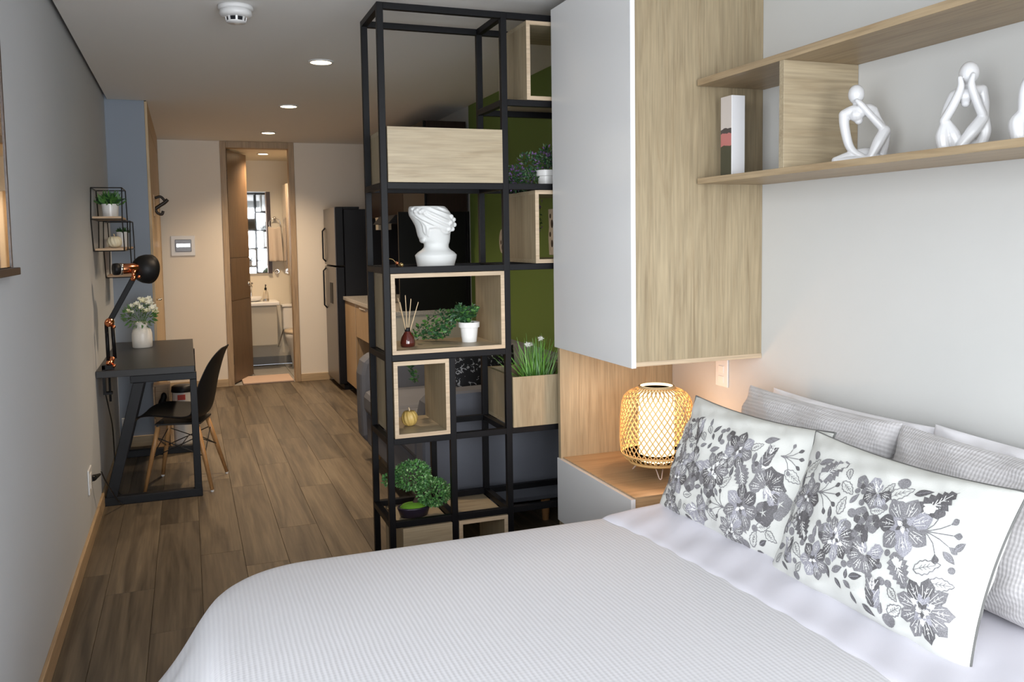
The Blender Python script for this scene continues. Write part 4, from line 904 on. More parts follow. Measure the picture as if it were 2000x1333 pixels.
def motif(E, r, kind, x, y, R, ang):
    E.mb = MB(); c = (x, y); A = math.radians(ang); h = .0012
    if kind in 'FRHs':
        n = {'F': 7, 'R': 9, 'H': 6, 's': 5}[kind]; a0 = r.random() * 6; half = kind == 'H'
        for k_ in range(n):
            a = a0 + (2 * PI if not half else 1.5 * PI) * k_ / n; mi = r.choice((0, 1, 1, 2)) if kind != 's' else r.choice((0, 1))
            E.poly(petal(R * .95, R * (4.7 / n if kind != 's' else 1.1) * .92, 9, .0 if kind in 'Fs' else .07, a, c, R * .06, 1.45), h, mi)
            if kind != 's': E.vein(c, a, R * .35, R * .85, h + .0007, 3, 2); E.vein(c, a + .2, R * .4, R * .75, h + .0007, 3); E.vein(c, a - .2, R * .4, R * .75, h + .0007, 3)
        if kind in 'RF':
            for k_ in range(n): E.poly(petal(R * .5, R * .3, 6, .1, a0 + .4 + 2 * PI * k_ / n, c, .0, .7), h + .001, 3 if k_ % 3 == 0 and kind == 'R' else r.choice((1, 2)))
            for k_ in range(5): E.poly(petal(R * .28, R * .16, 5, 0, a0 + 2 * PI * k_ / 5, c, 0, .7), h + .0016, 3 if k_ % 2 else 0)
        if half:
            for k_ in range(4): E.poly(petal(R * .55, R * .22, 6, .1, a0 - .9 + .3 * k_, c, 0, .7), h + .001, 3 if k_ % 2 else 2)
    elif kind == 'S':
        E.poly(petal(R, R * .55, 15, .16, A, (x - math.cos(A) * R / 2, y - math.sin(A) * R / 2), 0, .75), h, r.choice((0, 1)))
        E.vein((x - math.cos(A) * R / 2, y - math.sin(A) * R / 2), A, R * .12, R * .86, h + .0007, 3, 4, .001)
    elif kind == 'T':
        b0 = (x - math.cos(A) * R / 2, y - math.sin(A) * R / 2)
        for k_ in range(3):
            for sg in (-1, 1):
                p = (b0[0] + math.cos(A) * R * .28 * k_, b0[1] + math.sin(A) * R * .28 * k_); E.poly(petal(R * .5, R * .3, 7, .08, A + sg * .55, p, 0, .7), h + .0003 * k_, r.choice((0, 1, 2))); E.vein(p, A + sg * .55, R * .1, R * .42, h + .0016, 3)
        E.poly(petal(R * .5, R * .2, 7, .1, A, (b0[0] + math.cos(A) * R * .55, b0[1] + math.sin(A) * R * .55), 0, .7), h + .0014, 3)
        E.vein((b0[0] + math.cos(A) * R * .55, b0[1] + math.sin(A) * R * .55), A, 0, R * .45, h + .002, 1, 2)
    elif kind == 'O':
        b0 = (x - math.cos(A) * R / 2, y - math.sin(A) * R / 2); p = petal(R, R * .5, 10, .10, A, b0, 0, .75); E.line(p + [p[0]], .0012, h, 1); E.vein(b0, A, 0, R * .85, h, 1, 3, .0006)
    elif kind == 'L':
        b0 = (x - math.cos(A) * R / 2, y - math.sin(A) * R / 2); E.poly(petal(R, R * .42, 8, 0, A, b0, 0, .8), h, r.choice((0, 0, 1))); E.vein(b0, A, R * .1, R * .8, h + .0007, 2)
    elif kind == 'd':
        E.poly([(x + R * math.cos(q * PI / 6), y + R * .9 * math.sin(q * PI / 6)) for q in range(12)], h, 1)
    elif kind == 'P':
        R2 = R * .95
        for k_, (aa, ll) in enumerate(((.85, .6), (.4, .85), (0.0, .95), (-.4, .9), (-.95, .75))):
            q = [(x + math.cos(A + aa * f) * R2 * ll * f, y + math.sin(A + aa * f * 1.0) * R2 * ll * f) for f in (0, .3, .6, .85)]
            E.line(q, .0011, h, 1); d = math.atan2(q[-1][1] - q[-2][1], q[-1][0] - q[-2][0]); E.poly(petal(R2 * .26, R2 * .16, 7, 0, d, q[-1], 0, 1.4), h, r.choice((0, 1)))
    return E.mb
NM = {'F': 'embroidered_flower', 'R': 'embroidered_rose', 'H': 'embroidered_blossom', 's': 'embroidered_small_flower', 'S': 'embroidered_serrated_leaf', 'T': 'embroidered_bud', 'O': 'embroidered_outline_leaf', 'L': 'embroidered_leaf', 'd': 'embroidered_dot', 'P': 'embroidered_sprig'}
M['piping'] = plain('grey_piping', (.13, .13, .125), .8)
def cushion(label, loc, tilt, yaw, seed, motifs, W=.625, H=.402, T=.15, roll=0):
    t = thing('embroidered_cushion', label, 'cushion', local=True, group='floral embroidered cushions'); place(t, loc, tilt, yaw, roll)
    wr = .0042
    build('cover', pillow_mesh(W, H, T, seed, .20, wr, 60), M['cushion'], t, smooth=True)
    ed = []
    for k_ in range(160):
        q = k_ / 40
        s_, f = int(q), math.sin((q - int(q) - .5) * PI)
        u, v = [(f, 1), (1, -f), (-f, -1), (-1, f)][s_]; ed.append(pillow_pt(u, v, W, H, T, 1, seed, .20, wr))
    build('piping', MB().tube(ed, .0028, 6, closed=True), M['piping'], t, smooth=True)
    E = Emb(W, H, T, seed, wr); r = random.Random(seed)
    motifs = list(motifs); tries = 0
    while tries < 2500 and len(motifs) < 135:
        tries += 1; x_ = r.uniform(-.275, .25); y_ = r.uniform(-.15, .125 - .06 * max(0, x_ / .25))
        kd = r.choice('LLLOOssdF'); R = {'L': .034, 'O': .036, 's': .019, 'd': .009, 'F': .028}[kd] * r.uniform(.8, 1.2); rr = R * (.42 if kd in 'LO' else .8)
        if all(math.hypot(x_ - m[1], y_ - m[2]) > rr + m[3] * (.40 if m[0] in 'LOST' else .92) for m in motifs): motifs.append((kd, x_, y_, R, r.randint(-90, 90)))
    for kd, x_, y_, R, a in motifs: build(NM[kd], motif(E, r, kd, x_, y_, R * 1.12, a), TH, t, local=True)
cushion('floral embroidered cushion beside the bamboo lamp', (1.524, 2.150, .676), .40, .06, 3, M1)
cushion('floral embroidered cushion nearest the viewer', (1.515, 1.565, .677), .40, .02, 4, M2)

# ================================================================== DESK AREA
t = thing('desk', 'black desk with slanted steel leg frames against the left wall', 'desk', (-.22, 5.65, 0))
build('desktop', MB().box(XL + .002, .016, 4.98, 6.39, .695, .732), M['desk_black'], t, bevel=.002)
for y in (4.995, 6.09):
    w = .045
    fr = MB().box(-.31, .024, y, y + w, .655, .694)
    fr.prism([(-.297, .655), (-.240, .655), (-.400, .045), (-.457, .045)], 'Y', y, y + w).prism([(-.012, .655), (.024, .655), (.030, .042), (-.010, .042)], 'Y', y, y + w).box(-.468, .032, y, y + w, 0, .045)
    build('leg_frame', fr, M['navy_metal'], t, bevel=.003)
build('stretcher', MB().box(-.30, -.26, 5.04, 6.09, .66, .694), M['navy_metal'], t)

# --- chair (local: x backwards, y sideways)
t = thing('shell_chair', 'black moulded shell chair with beech dowel legs at the desk', 'chair', (-.05, 5.295, 0), local=True, rz=math.radians(-14))
prof = catmull([(-.250, 0, .392), (-.225, 0, .412), (-.15, 0, .420), (-.03, 0, .402), (.07, 0, .392), (.135, 0, .418), (.165, 0, .50), (.185, 0, .60), (.215, 0, .71), (.243, 0, .785), (.252, 0, .798)], 4)
hw = [.13, .185, .215, .228, .232, .228, .222, .212, .185, .13, .06]; up = [.0, .012, .028, .038, .045, .055, .058, .05, .03, .006, 0]
def lerp(a, f): f = f * (len(a) - 1); i = min(int(f), len(a) - 2); return a[i] + (a[i + 1] - a[i]) * (f - i)
pts = []; NW = 21; n = len(prof)
for i, p in enumerate(prof):
    f = i / (n - 1); a = prof[max(0, i - 1)]; b_ = prof[min(n - 1, i + 1)]; d = (b_ - a).normalized(); nrm = Vector((-d.z, 0, d.x))
    for k_ in range(NW):
        w = -1 + 2 * k_ / (NW - 1); pts.append(p + Vector((0, lerp(hw, f) * w, 0)) + nrm * (lerp(up, f) * abs(w) ** 2.4))
o = build('seat_shell', MB().grid(pts, NW, n), M['black_plastic'], t, smooth=True, local=True)
s_ = o.modifiers.new('solid', 'SOLIDIFY'); s_.thickness = .007; subsurf(o, 1)
tops = [(-.115, -.12), (.10, -.12), (.10, .12), (-.115, .12)]; feet = [(-.185, -.175), (.185, -.195), (.185, .19), (-.19, .195)]
for (a, b_), (c, d) in zip(tops, feet):
    A = Vector((a, b_, .365)); B = Vector((c, d, .010))
    lg = build('leg', MB().tube([A, A.lerp(B, .3), B], [.0135, .014, .0095], 12), M['chair_wood'], t, smooth=True, local=True)
    build('foot_cap', MB().tube([B, Vector((c, d, .0)) + (B - A) * .0], [.0095, .009], 12), M['white_plastic'], lg, local=True)
    build('leg_bracket', MB().tube([Vector((a * .8, b_ * .8, .392)), A + Vector((0, 0, .01)), A.lerp(B, .22)], .005, 8), M['black_wire'], t, local=True)
P = [Vector((a, b_, .365)).lerp(Vector((c, d, .01)), .16) for (a, b_), (c, d) in zip(tops, feet)]; Q = [Vector((a, b_, .365)).lerp(Vector((c, d, .01)), .48) for (a, b_), (c, d) in zip(tops, feet)]
for i in range(4):
    j = (i + 1) % 4; build('brace_wire', MB().tube([P[i], Q[j]], .003, 6), M['black_wire'], t, local=True); build('brace_wire', MB().tube([P[j], Q[i]], .003, 6), M['black_wire'], t, local=True)
build('brace_wire', MB().tube([(P[0] + Q[1]) / 2, (P[2] + Q[3]) / 2], .003, 6), M['black_wire'], t, local=True)
build('seat_mount', MB().box(-.13, .12, -.13, .13, .374, .384), M['black_wire'], t, local=True)

# --- clamp lamp
t = thing('desk_lamp', 'black articulated clamp lamp with copper joints on the desk', 'lamp', (-.41, 5.03, .62))
ly_ = 5.03
build('clamp', MB().box(-.445, -.400, ly_ - .02, ly_ + .02, .600, .612).box(-.445, -.430, ly_ - .018, ly_ + .018, .60, .755).box(-.445, -.385, ly_ - .018, ly_ + .018, .735, .757).tube([(-.412, ly_, .56), (-.412, ly_, .70)], .006, 8), M['black_metal'], t)
build('base_joint', MB().tube([(-.405, ly_, .745), (-.392, ly_, .80)], .014, 10).tube([(-.412, ly_ - .03, .77), (-.412, ly_ + .03, .77)], .012, 10).tube([(-.385, ly_ - .028, .752), (-.385, ly_ + .028, .752)], .008, 10).ell((-.385, ly_ - .03, .792), .008), M['copper'], t, smooth=True)
e0, e1 = Vector((-.395, ly_, .80)), Vector((-.398, ly_, .985)); h0 = Vector((-.272, ly_, 1.215))
for dx_ in (-.018, .014): build('lower_arm', MB().tube([e0 + Vector((dx_, 0, -.05 if dx_ < 0 else -.01)), e1 + Vector((dx_ * .9, 0, 0))], .0095, 8), M['black_metal'], t, smooth=True)
build('elbow_joint', MB().tube([e1 + Vector((0, -.022, .0)), e1 + Vector((0, .022, .0))], .023, 16).ell(e1 + Vector((-.012, -.026, .006)), .008).ell(e1 + Vector((.010, -.026, -.006)), .008).ell(e1 + Vector((.022, -.022, -.024)), .009).ell(e1 + Vector((.004, -.026, .014)), .006), M['copper'], t, smooth=True)
build('upper_arm', MB().bar(e1 + Vector((.004, 0, .01)), h0, .028, .013, (0, 1, 0)), M['black_metal'], t, bevel=.003)
build('head_joint', MB().tube([h0 + Vector((0, -.02, .0)), h0 + Vector((0, .02, .0))], .014, 12).bar(h0, h0 + Vector((.006, 0, .045)), .02, .03, (0, 1, 0)).ell(h0 + Vector((.03, -.012, .008)), .009).ell(h0 + Vector((.004, -.022, .0)), .007), M['copper'], t, smooth=True)
hc = Vector((-.352, ly_, 1.266)); ax = Vector((.93, .36, .02)).normalized()
q = ax.to_track_quat('Z', 'Y').to_matrix()
build('socket_cap', MB().lathe([(.0001, -.006), (.030, -.004), (.032, .006), (.032, .022), (.026, .026), (.0001, .026)], hc - ax * .012, 20, rot=q), M['black_plastic'], t, smooth=True)
build('switch_ring', MB().lathe([(.027, .026), (.031, .027), (.031, .040), (.027, .041)], hc - ax * .012, 20, rot=q), M['chrome'], t, smooth=True)
build('copper_socket', MB().lathe([(.026, .03), (.028, .034), (.028, .125), (.024, .128)], hc - ax * .012, 24, rot=q), M['copper'], t, smooth=True)
ax2 = Vector((.70, .66, -.10)).normalized(); q2 = ax2.to_track_quat('Z', 'Y').to_matrix()
sp = [(.020, -.008), (.034, -.004), (.056, .010), (.070, .030), (.078, .055), (.080, .085), (.0785, .085), (.076, .055), (.068, .032), (.054, .013), (.033, 0), (.018, -.004)]
build('lamp_shade', MB().lathe(sp, hc + ax * .104, 40, rot=q2), M['black_plastic'], t, smooth=True)
build('power_cord', MB().tube(catmull([(-.436, ly_, .61), (-.43, 5.10, .52), (-.435, 5.35, .36), (-.44, 5.45, .18), (-.43, 5.35, .03), (-.40, 5.20, .006), (-.35, 5.10, .006), (-.38, 4.95, .02), (-.42, 4.70, .20), (-.434, 4.60, .288)], 8), .0035, 6), M['black_wire'], t, smooth=True)
build('plug', MB().tube([(-.437, 4.56, .285), (-.46, 4.50, .285)], [.006, .016], 10).tube([(-.46, 4.50, .285), (-.4665, 4.49, .285)], .014, 10), M['black_plastic'], t)

t = thing('wall_socket', 'white socket low on the left wall with a black plug', 'socket', (XL, 4.46, .23))
build('plate', MB().box(XL + .0005, XL + .008, 4.40, 4.525, .228, .345), M['white_plastic'], t, bevel=.003)
build('socket', MB().box(XL + .008, XL + .010, 4.435, 4.49, .25, .32), M['ceramic'], t)
t = thing('wall_socket', 'small white socket plate on the slate blue wall under the desk', 'socket', (-.45, 6.42, .10))
build('plate', MB().box(-.462, -.438, 6.409, 6.4195, .11, .205), M['white_plastic'], t, bevel=.002)
build('socket', MB().box(-.457, -.443, 6.407, 6.409, .13, .185), M['ceramic'], t)

# --- vase with flowers
vx, vy, vz = -.290, 6.02, .732
t = thing('flower_vase', 'white ceramic vase on the black desk', 'vase', (vx, vy, vz))
vs_ = 1.08
build('vase', MB().lathe([(r * vs_, z * vs_) for r, z in ((.052, 0), (.056, .004), (.0575, .05), (.056, .085), (.050, .105), (.036, .122), (.033, .128), (.034, .150), (.036, .153), (.031, .153), (.029, .13), (.0001, .12))], (vx, vy, vz), 36), plain('speckled_white_ceramic', (.72, .70, .66), .35, var=.05, vscale=120), t, smooth=True)
t = thing('flower_bouquet', 'bunch of cream white flowers with green leaves in the vase', 'flowers', (vx, vy, vz + .15))
sm_ = MB(); lm = MB(); petm = plain('white_petal', (.80, .80, .70), .6)
for _ in range(150):
    d = rvec(); p = Vector((vx + d.x * .085 - .012, vy + d.y * .07, vz + .205 + d.z * .06)); lm.leaf(p, d + Vector((0, 0, .3)), rvec(), rnd.uniform(.025, .045), rnd.uniform(.012, .02), .25, 0 if rnd.random() < .5 else 1)
build('leaves', lm, [M['leaf_mid'], M['leaf_grey']], t, kind='stuff')
for i, (fx, fz, r) in enumerate(((.02, .295, .026), (.055, .285, .026), (.075, .25, .028), (.04, .235, .020), (-.02, .28, .020), (-.055, .265, .018), (-.075, .235, .018), (-.05, .23, .014), (.0, .255, .022), (.085, .225, .022), (-.005, .31, .014), (.05, .31, .020), (.02, .225, .014))):
    fy = rnd.uniform(-.05, .02); c = Vector((vx + fx, vy + fy, vz + fz)); sm_.tube([(vx, vy, vz + .13), (vx + fx * .4, vy + fy * .4, vz + .19), c], .0015, 5)
    fm = MB()
    for k_ in range(10):
        a = 2 * PI * k_ / 5 + (.6 if k_ > 4 else 0); e = .3 if k_ < 5 else .9; d = Vector((math.cos(a) * math.cos(e), -.5 + math.sin(a) * .5, math.sin(e) * .7 + math.sin(a) * .4)); fm.leaf(c, d, Vector((0, -1, .6)), r * 1.25, r * 1.05, .4)
    fm.ell(c + Vector((0, -.004, .003)), r * .28, 8, 6)
    build('blossom', fm, petm if i % 3 else M['cream_petal'], t)
build('stems', sm_, M['leaf_mid'], t)

# --- hexagonal wire shelves
M['shelf_board'] = wood('small_pine_board', (.40, .24, .12), (.55, .37, .21), 'X')
def wire_shelf(label, y0, y1, z0, z1, x1):
    x0 = XL + .004; zm = (z0 + z1) / 2; b_ = (y1 - y0) * .16
    t = thing('wire_shelf', label, 'shelf', (x0, (y0 + y1) / 2, z0), group='hexagonal black wire wall shelves')
    hx_ = [(y0 + b_, z1), (y1 - b_, z1), (y1, zm), (y1 - b_, z0), (y0 + b_, z0), (y0, zm)]
    for xx in (x0, x1):
        build('wire_hexagon', MB().tube([(xx, y, z) for y, z in hx_], .0032, 6, closed=True), M['black_wire'], t)
    for y, z in hx_: build('wire_link', MB().tube([(x0, y, z), (x1, y, z)], .0032, 6), M['black_wire'], t)
    for xx in (x0, x1): build('wire_rail', MB().tube([(xx, y0, zm), (xx, y1, zm)], .0028, 6), M['black_wire'], t)
    build('board', MB().box(x0 + .006, x1 - .006, y0 + .012, y1 - .012, zm + .003, zm + .015), M['shelf_board'], t)
    build('board', MB().box(x0 + .006, x1 - .006, y0 + b_ + .008, y1 - b_ - .008, z0 + .003, z0 + .015), M['shelf_board'], t)
    return zm + .015, z0 + .015
za, zb = wire_shelf('black hexagonal wire shelf with wood boards, the higher nearer one', 5.12, 5.56, 1.362, 1.706, -.318)
zc, zd = wire_shelf('black hexagonal wire shelf with wood boards, the lower farther one', 5.80, 6.24, 1.192, 1.540, -.322)
def small_plant(label, x, y, z, r0, r1, h, n, L, mat, spread=.6):
    t = thing('potted_plant', label, 'potted plant', (x, y, z)); pot(t, x, y, z, r0, r1, h, M['ceramic'], rim=False)
    lm = MB()
    for _ in range(n):
        d = Vector((rnd.gauss(0, spread), rnd.gauss(0, spread), 1)).normalized(); p = Vector((x + rnd.gauss(0, r1 * .3), y + rnd.gauss(0, r1 * .3), z + h * .86)); lm.leaf(p, d, rvec(), L * rnd.uniform(.6, 1.15), L * .16, -.3, 0 if rnd.random() < .7 else 1)
    build('leaves', lm, mat, t, kind='stuff')
small_plant('grey-white pot with a spiky green plant on the higher wire shelf', -.392, 5.36, za, .040, .044, .075, 160, .085, [M['leaf_mid'], M['leaf_dark']], .75)
small_plant('tall white pot with a small green plant on the lower wire shelf', -.375, 6.0, zc, .033, .034, .095, 120, .045, [M['leaf_dark'], M['leaf_mid']], .9)
pumpkin('cream white pumpkin ornament on the higher wire shelf', -.376, 5.33, zb, .040, .070, plain('cream_glaze', (.72, .66, .48), .45), M['reed'])

# --- wall mirror at the left edge
t = thing('wall_mirror', 'dark wood framed mirror on the left wall, cut by the photo edge', 'mirror', (XL, 2.3, 1.317))
M['mirror'] = plain('silvered_mirror', (.85, .85, .85), .02, metal=1.0); M['dark_frame'] = wood('dark_walnut_frame', (.03, .016, .010), (.06, .032, .02), 'Y', .35)
build('glass', MB().box(XL + .001, XL + .010, 1.72, 2.775, 1.340, 2.10), M['mirror'], t)
build('frame_stile', MB().box(XL + .001, XL + .013, 2.775, 2.79, 1.338, 2.115), M['dark_frame'], t); build('frame_stile', MB().box(XL + .001, XL + .013, 1.705, 1.72, 1.338, 2.115), M['dark_frame'], t)
build('frame_top', MB().box(XL + .001, XL + .013, 1.72, 2.775, 2.10, 2.115), M['dark_frame'], t); build('ledge', MB().box(XL + .001, XL + .030, 1.70, 2.80, 1.317, 1.338), M['dark_frame'], t, bevel=.002)

# --- breaker panel, coat hook
t = thing('breaker_panel', 'white electrical breaker panel with a clear cover on the far wall', 'electrical panel', (-.028, YB, 1.28))
build('frame', MB().box(-.135, .079, YB - .012, YB - .0005, 1.278, 1.468), M['white_plastic'], t, bevel=.004)
build('window', MB().box(-.098, .046, YB - .020, YB - .012, 1.318, 1.432), plain('smoked_cover', (.12, .12, .14), .3, coat=.1), t, bevel=.004)
build('breaker_row', MB().box(-.085, .033, YB - .024, YB - .020, 1.362, 1.392), M['chrome'], t)
t = thing('coat_hook', 'dark cast-iron coat hook by the entry door', 'hook', (-.216, 6.95, 1.62))
build('back_plate', MB().box(-.2155, -.206, 6.93, 6.97, 1.60, 1.76), M['shelf_board'], t, bevel=.002)
build('hook', MB().tube(catmull([(-.205, 6.95, 1.735), (-.165, 6.95, 1.745), (-.135, 6.95, 1.715)], 5), .010, 8).tube(catmull([(-.205, 6.95, 1.655), (-.17, 6.95, 1.68), (-.14, 6.95, 1.70), (-.115, 6.95, 1.725)], 5), .013, 8).tube(catmull([(-.205, 6.95, 1.66), (-.19, 6.95, 1.625), (-.16, 6.95, 1.615), (-.15, 6.95, 1.64)], 5), .010, 8), plain('cast_iron', (.02, .015, .012), .5), t, smooth=True)

# --- bin and small crate under the desk
t = thing('white_bin', 'white bin with dark lid and red label beyond the desk', 'bin', (-.06, 6.34, 0))
build('body', MB().loft([(z, -.066, 6.36, r, r * .9) for z, r in ((0.0, .062), (.02, .066), (.36, .070), (.372, .070))], 28), M['white_plastic'], t, smooth=True)
build('lid', MB().loft([(.372, -.066, 6.36, .073, .066), (.38, -.066, 6.36, .074, .067), (.41, -.066, 6.36, .070, .063), (.418, -.066, 6.36, .055, .05)], 28), M['navy_metal'], t, smooth=True)
build('label', MB().box(-.098, -.048, 6.2925, 6.2965, .322, .358), plain('red_label', (.55, .05, .03), .5), t)
t = thing('wooden_crate', 'small open wooden crate holding a black pouch under the desk', 'crate', (-.185, 6.33, 0))
for z in (.0, .21, .43): build('shelf_board', MB().box(-.248, -.142, 6.27, 6.40, z, z + .012), M['shelf_board'], t)
for xx in (-.250, -.152): build('side_board', MB().box(xx, xx + .010, 6.27, 6.40, .012, .43), M['shelf_board'], t)
build('back_board', MB().box(-.240, -.152, 6.392, 6.40, .012, .43), M['shelf_board'], t)
o = build('black_pouch', MB().ell((-.196, 6.32, .285), (.030, .030, .06)).ell((-.185, 6.32, .35), (.02, .02, .03)).box(-.215, -.175, 6.30, 6.34, .2225, .24), M['black_plastic'], smooth=True, label='black pouch inside the small wooden crate', cat='pouch'); remesh(o, .006, 4)

# ================================================================== SOFA
M['sofa'] = plain('slate_grey_sofa_fabric', (.125, .132, .155), .85, spec=.2, bump=.25, bscale=250, var=.12, vscale=5)
t = thing('sofa', 'slate grey sofa behind the shelf divider', 'sofa', (1.48, 4.65, 0))
SX0, SY0, SY1 = .985, 3.80, 5.50
def arm(y0, y1):
    mb = MB(); sec = [(SX0 + .035, .12), (SX0 + .005, .17), (SX0, .30), (SX0, .56), (SX0 + .02, .64), (SX0 + .07, .685), (1.80, .70), (1.80, .12)]
    return mb.prism(sec, 'Y', y0, y1)
build('arm', arm(SY0, SY0 + .17), M['sofa'], t, bevel=.03, smooth=False); build('arm', arm(SY1 - .17, SY1), M['sofa'], t, bevel=.03)
build('seat_base', MB().box(SX0 + .03, 1.80, SY0 + .17, SY1 - .17, .12, .32), M['sofa'], t, bevel=.02)
for a, b_ in ((SY0 + .175, 4.645), (4.655, SY1 - .175)):
    build('seat_cushion', MB().box(SX0 + .01, 1.68, a, b_, .322, .47), M['sofa'], t, bevel=.04); build('back_cushion', MB().box(1.60, 1.79, a, b_, .475, .78), M['sofa'], t, bevel=.05)
build('backrest', MB().box(1.801, XR - .016, SY0 + .02, SY1 - .02, .12, .76), M['sofa'], t, bevel=.04)
for xx in (1.10, 1.62):
    for yy in (3.88, 5.40): build('leg', MB().tube([(xx, yy, .12), (xx, yy, 0)], [.025, .016], 12), M['chair_wood'], t)
def patt():
    m, nt, b = newmat('black_white_print'); L = nt.links; tc = node(nt, 'ShaderNodeTexCoord'); n = node(nt, 'ShaderNodeTexNoise', Scale=34.0, Detail=2.0, Distortion=2.0); L.new(tc.outputs['Object'], n.inputs['Vector'])
    cr = node(nt, 'ShaderNodeValToRGB'); cr.color_ramp.interpolation = 'CONSTANT'; e = cr.color_ramp.elements; e[0].color = (.012, .012, .014, 1); e[1].position = .60; e[1].color = (.35, .35, .36, 1); L.new(n.outputs['Fac'], cr.inputs['Fac']); L.new(cr.outputs['Color'], b.inputs['Base Color']); b.inputs['Roughness'].default_value = .85; return m
o = build('throw_cushion', pillow_mesh(.40, .40, .13, 9, .10, .003, 26), patt(), smooth=True, label='black cushion with white print on the sofa', cat='cushion'); o.matrix_world = Matrix.Translation((1.36, 4.06, .665)) @ Matrix.Rotation(-.25, 4, 'X') @ Matrix.Rotation(.15, 4, 'Z')

# wall ornaments on the green wall
M['birch'] = plain('pale_birch', (.55, .50, .42), .7, var=.35, vscale=30)
knot = plain('dark_knot', (.05, .035, .025), .8)
for lab, y, z0, z1, w, oval in (('tall pale birch plank ornament on the green wall', 5.08, 1.30, 1.72, .075, 0), ('oval pale wood ornament on the green wall', 5.32, 1.30, 1.46, .11, 1), ('short birch plank ornament on green wall behind the oak cube', 4.50, 1.30, 1.56, .07, 0)):
    t = thing('wood_ornament', lab, 'wall ornament', (XR, y, z0)); mb = MB()
    if oval: mb.prism([(y + w / 2 * math.cos(a_ * PI / 12), (z0 + z1) / 2 + (z1 - z0) / 2 * math.sin(a_ * PI / 12)) for a_ in range(24)], 'X', XR - .025, XR - .001)
    else: mb.prism([(y - w / 2, z0), (y + w / 2, z0), (y + w / 2 + .01, z0 + .1), (y + w / 2, z1 - .1), (y + w / 2 + .008, z1), (y - w / 2, z1), (y - w / 2 - .006, (z0 + z1) / 2)], 'X', XR - .025, XR - .001)
    build('board', mb, M['birch'], t, bevel=.003)
    for k_, (dy_, f, r) in enumerate(((-.01, .25, .014), (.015, .45, .010), (-.012, .68, .016), (.012, .85, .009))):
        if oval and k_ > 1: continue
        build('knot', MB().ell((XR - .0255, y + dy_, z0 + (z1 - z0) * f), (.003, r, r * 1.5), 12, 8), knot, t)

# ================================================================== KITCHEN
M['fridge_side'] = plain('black_fridge_side', (.010, .011, .015), .4, spec=.25); M['fridge_front'] = plain('brushed_steel_front', (.20, .19, .185), .35, metal=.7)
t = thing('refrigerator', 'dark two-door refrigerator against the far wall', 'refrigerator', (1.64, 8.38, 0))
build('body', MB().box(1.372, 1.945, 8.052, 8.72, .045, 1.690), M['fridge_side'], t, bevel=.006)
build('foot_plinth', MB().box(1.34, 1.93, 8.07, 8.70, 0, .045), M['black_plastic'], t)
for z0, z1 in ((.055, 1.155), (1.165, 1.712)):
    d = build('door', MB().box(1.297, 1.370, 8.05, 8.722, z0, z1), M['fridge_side'], t, bevel=.008)
    build('door_skin', MB().box(1.288, 1.2965, 8.056, 8.718, z0 + .004, z1 - .004), M['fridge_front'], d, bevel=.002)
    hz = (z1 - .42, z1 - .02) if z0 < 1 else (z0 + .03, z0 + .36)
    build('door_handle', MB().tube([(1.288, 8.64, hz[0]), (1.262, 8.64, hz[0] + .03), (1.262, 8.64, hz[1] - .03), (1.288, 8.64, hz[1])], .008, 8), M['fridge_side'], d, smooth=True)
build('water_dispenser', MB().box(1.284, 1.288, 8.26, 8.42, .80, 1.0), M['black_plastic'], t, bevel=.002)
build('top_hinge', MB().box(1.30, 1.52, 8.06, 8.11, 1.691, 1.712), M['fridge_side'], t)

M['kitchen_wood'] = wood('beige_kitchen_laminate', (.36, .25, .14), (.46, .33, .20), 'Z', .4)
M['granite'] = plain('speckled_granite', (.42, .40, .37), .2, var=.6, vscale=160)
M['cream_panel'] = plain('cream_panel', (.50, .47, .40), .5)
M['black_gloss'] = plain('black_gloss_board', (.007, .007, .007), .3, spec=.2)
M['brown_gloss'] = wood('dark_brown_gloss_board', (.016, .009, .006), (.030, .017, .012), 'Z', .45, spec=.15)
t = thing('kitchen_base_cabinet', 'beige kitchen base cabinet next to the refrigerator', 'cabinet', (1.65, 7.78, 0))
build('carcass', MB().box(1.378, 1.95, 7.502, 8.04, .08, .848), M['kitchen_wood'], t); build('plinth', MB().box(1.42, 1.95, 7.502, 8.04, 0, .08), M['black_plastic'], t)
d = build('door', MB().box(1.360, 1.377, 7.506, 8.036, .085, .845), M['kitchen_wood'], t, bevel=.002); build('door_edge', MB().box(1.358, 1.3599, 7.506, 7.512, .085, .845), M['chrome'], d)
t = thing('kitchen_drawer_unit', 'beige drawer unit above the white appliance in the kitchen', 'cabinet', (1.65, 6.9, .55))
build('carcass', MB().box(1.378, 1.95, 6.14, 7.498, .555, .848), M['kitchen_wood'], t)
for a, b_ in ((6.145, 6.82), (6.825, 7.495)):
    d = build('drawer_front', MB().box(1.360, 1.377, a, b_, .56, .845), M['kitchen_wood'], t, bevel=.002); build('drawer_pull', MB().box(1.352, 1.36, a + .2, b_ - .2, .82, .83), M['chrome'], d)
t = thing('washing_machine', 'white front-loading appliance under the kitchen counter', 'appliance', (1.68, 6.9, 0))
build('body', MB().box(1.42, 1.94, 6.60, 7.20, .01, .545), M['white_plastic'], t, bevel=.01); build('feet', MB().box(1.45, 1.9, 6.63, 7.17, 0, .01), M['black_plastic'], t)
build('round_door', MB().lathe([(.13, 0), (.15, .006), (.15, .02), (.12, .024), (.0001, .02)], (1.42, 6.9, .28), 32, rot=Matrix.Rotation(-PI / 2, 3, 'Y')), M['chrome'], t, smooth=True)
build('side_trim', MB().box(1.408, 1.42, 7.15, 7.19, .03, .54), M['chrome'], t)
t = thing('kitchen_end_panel', 'cream panel closing the near end of the kitchen counter', 'panel', (1.66, 6.115, 0))
build('panel', MB().box(1.37, 1.955, 6.10, 6.135, .0, .848), M['cream_panel'], t)
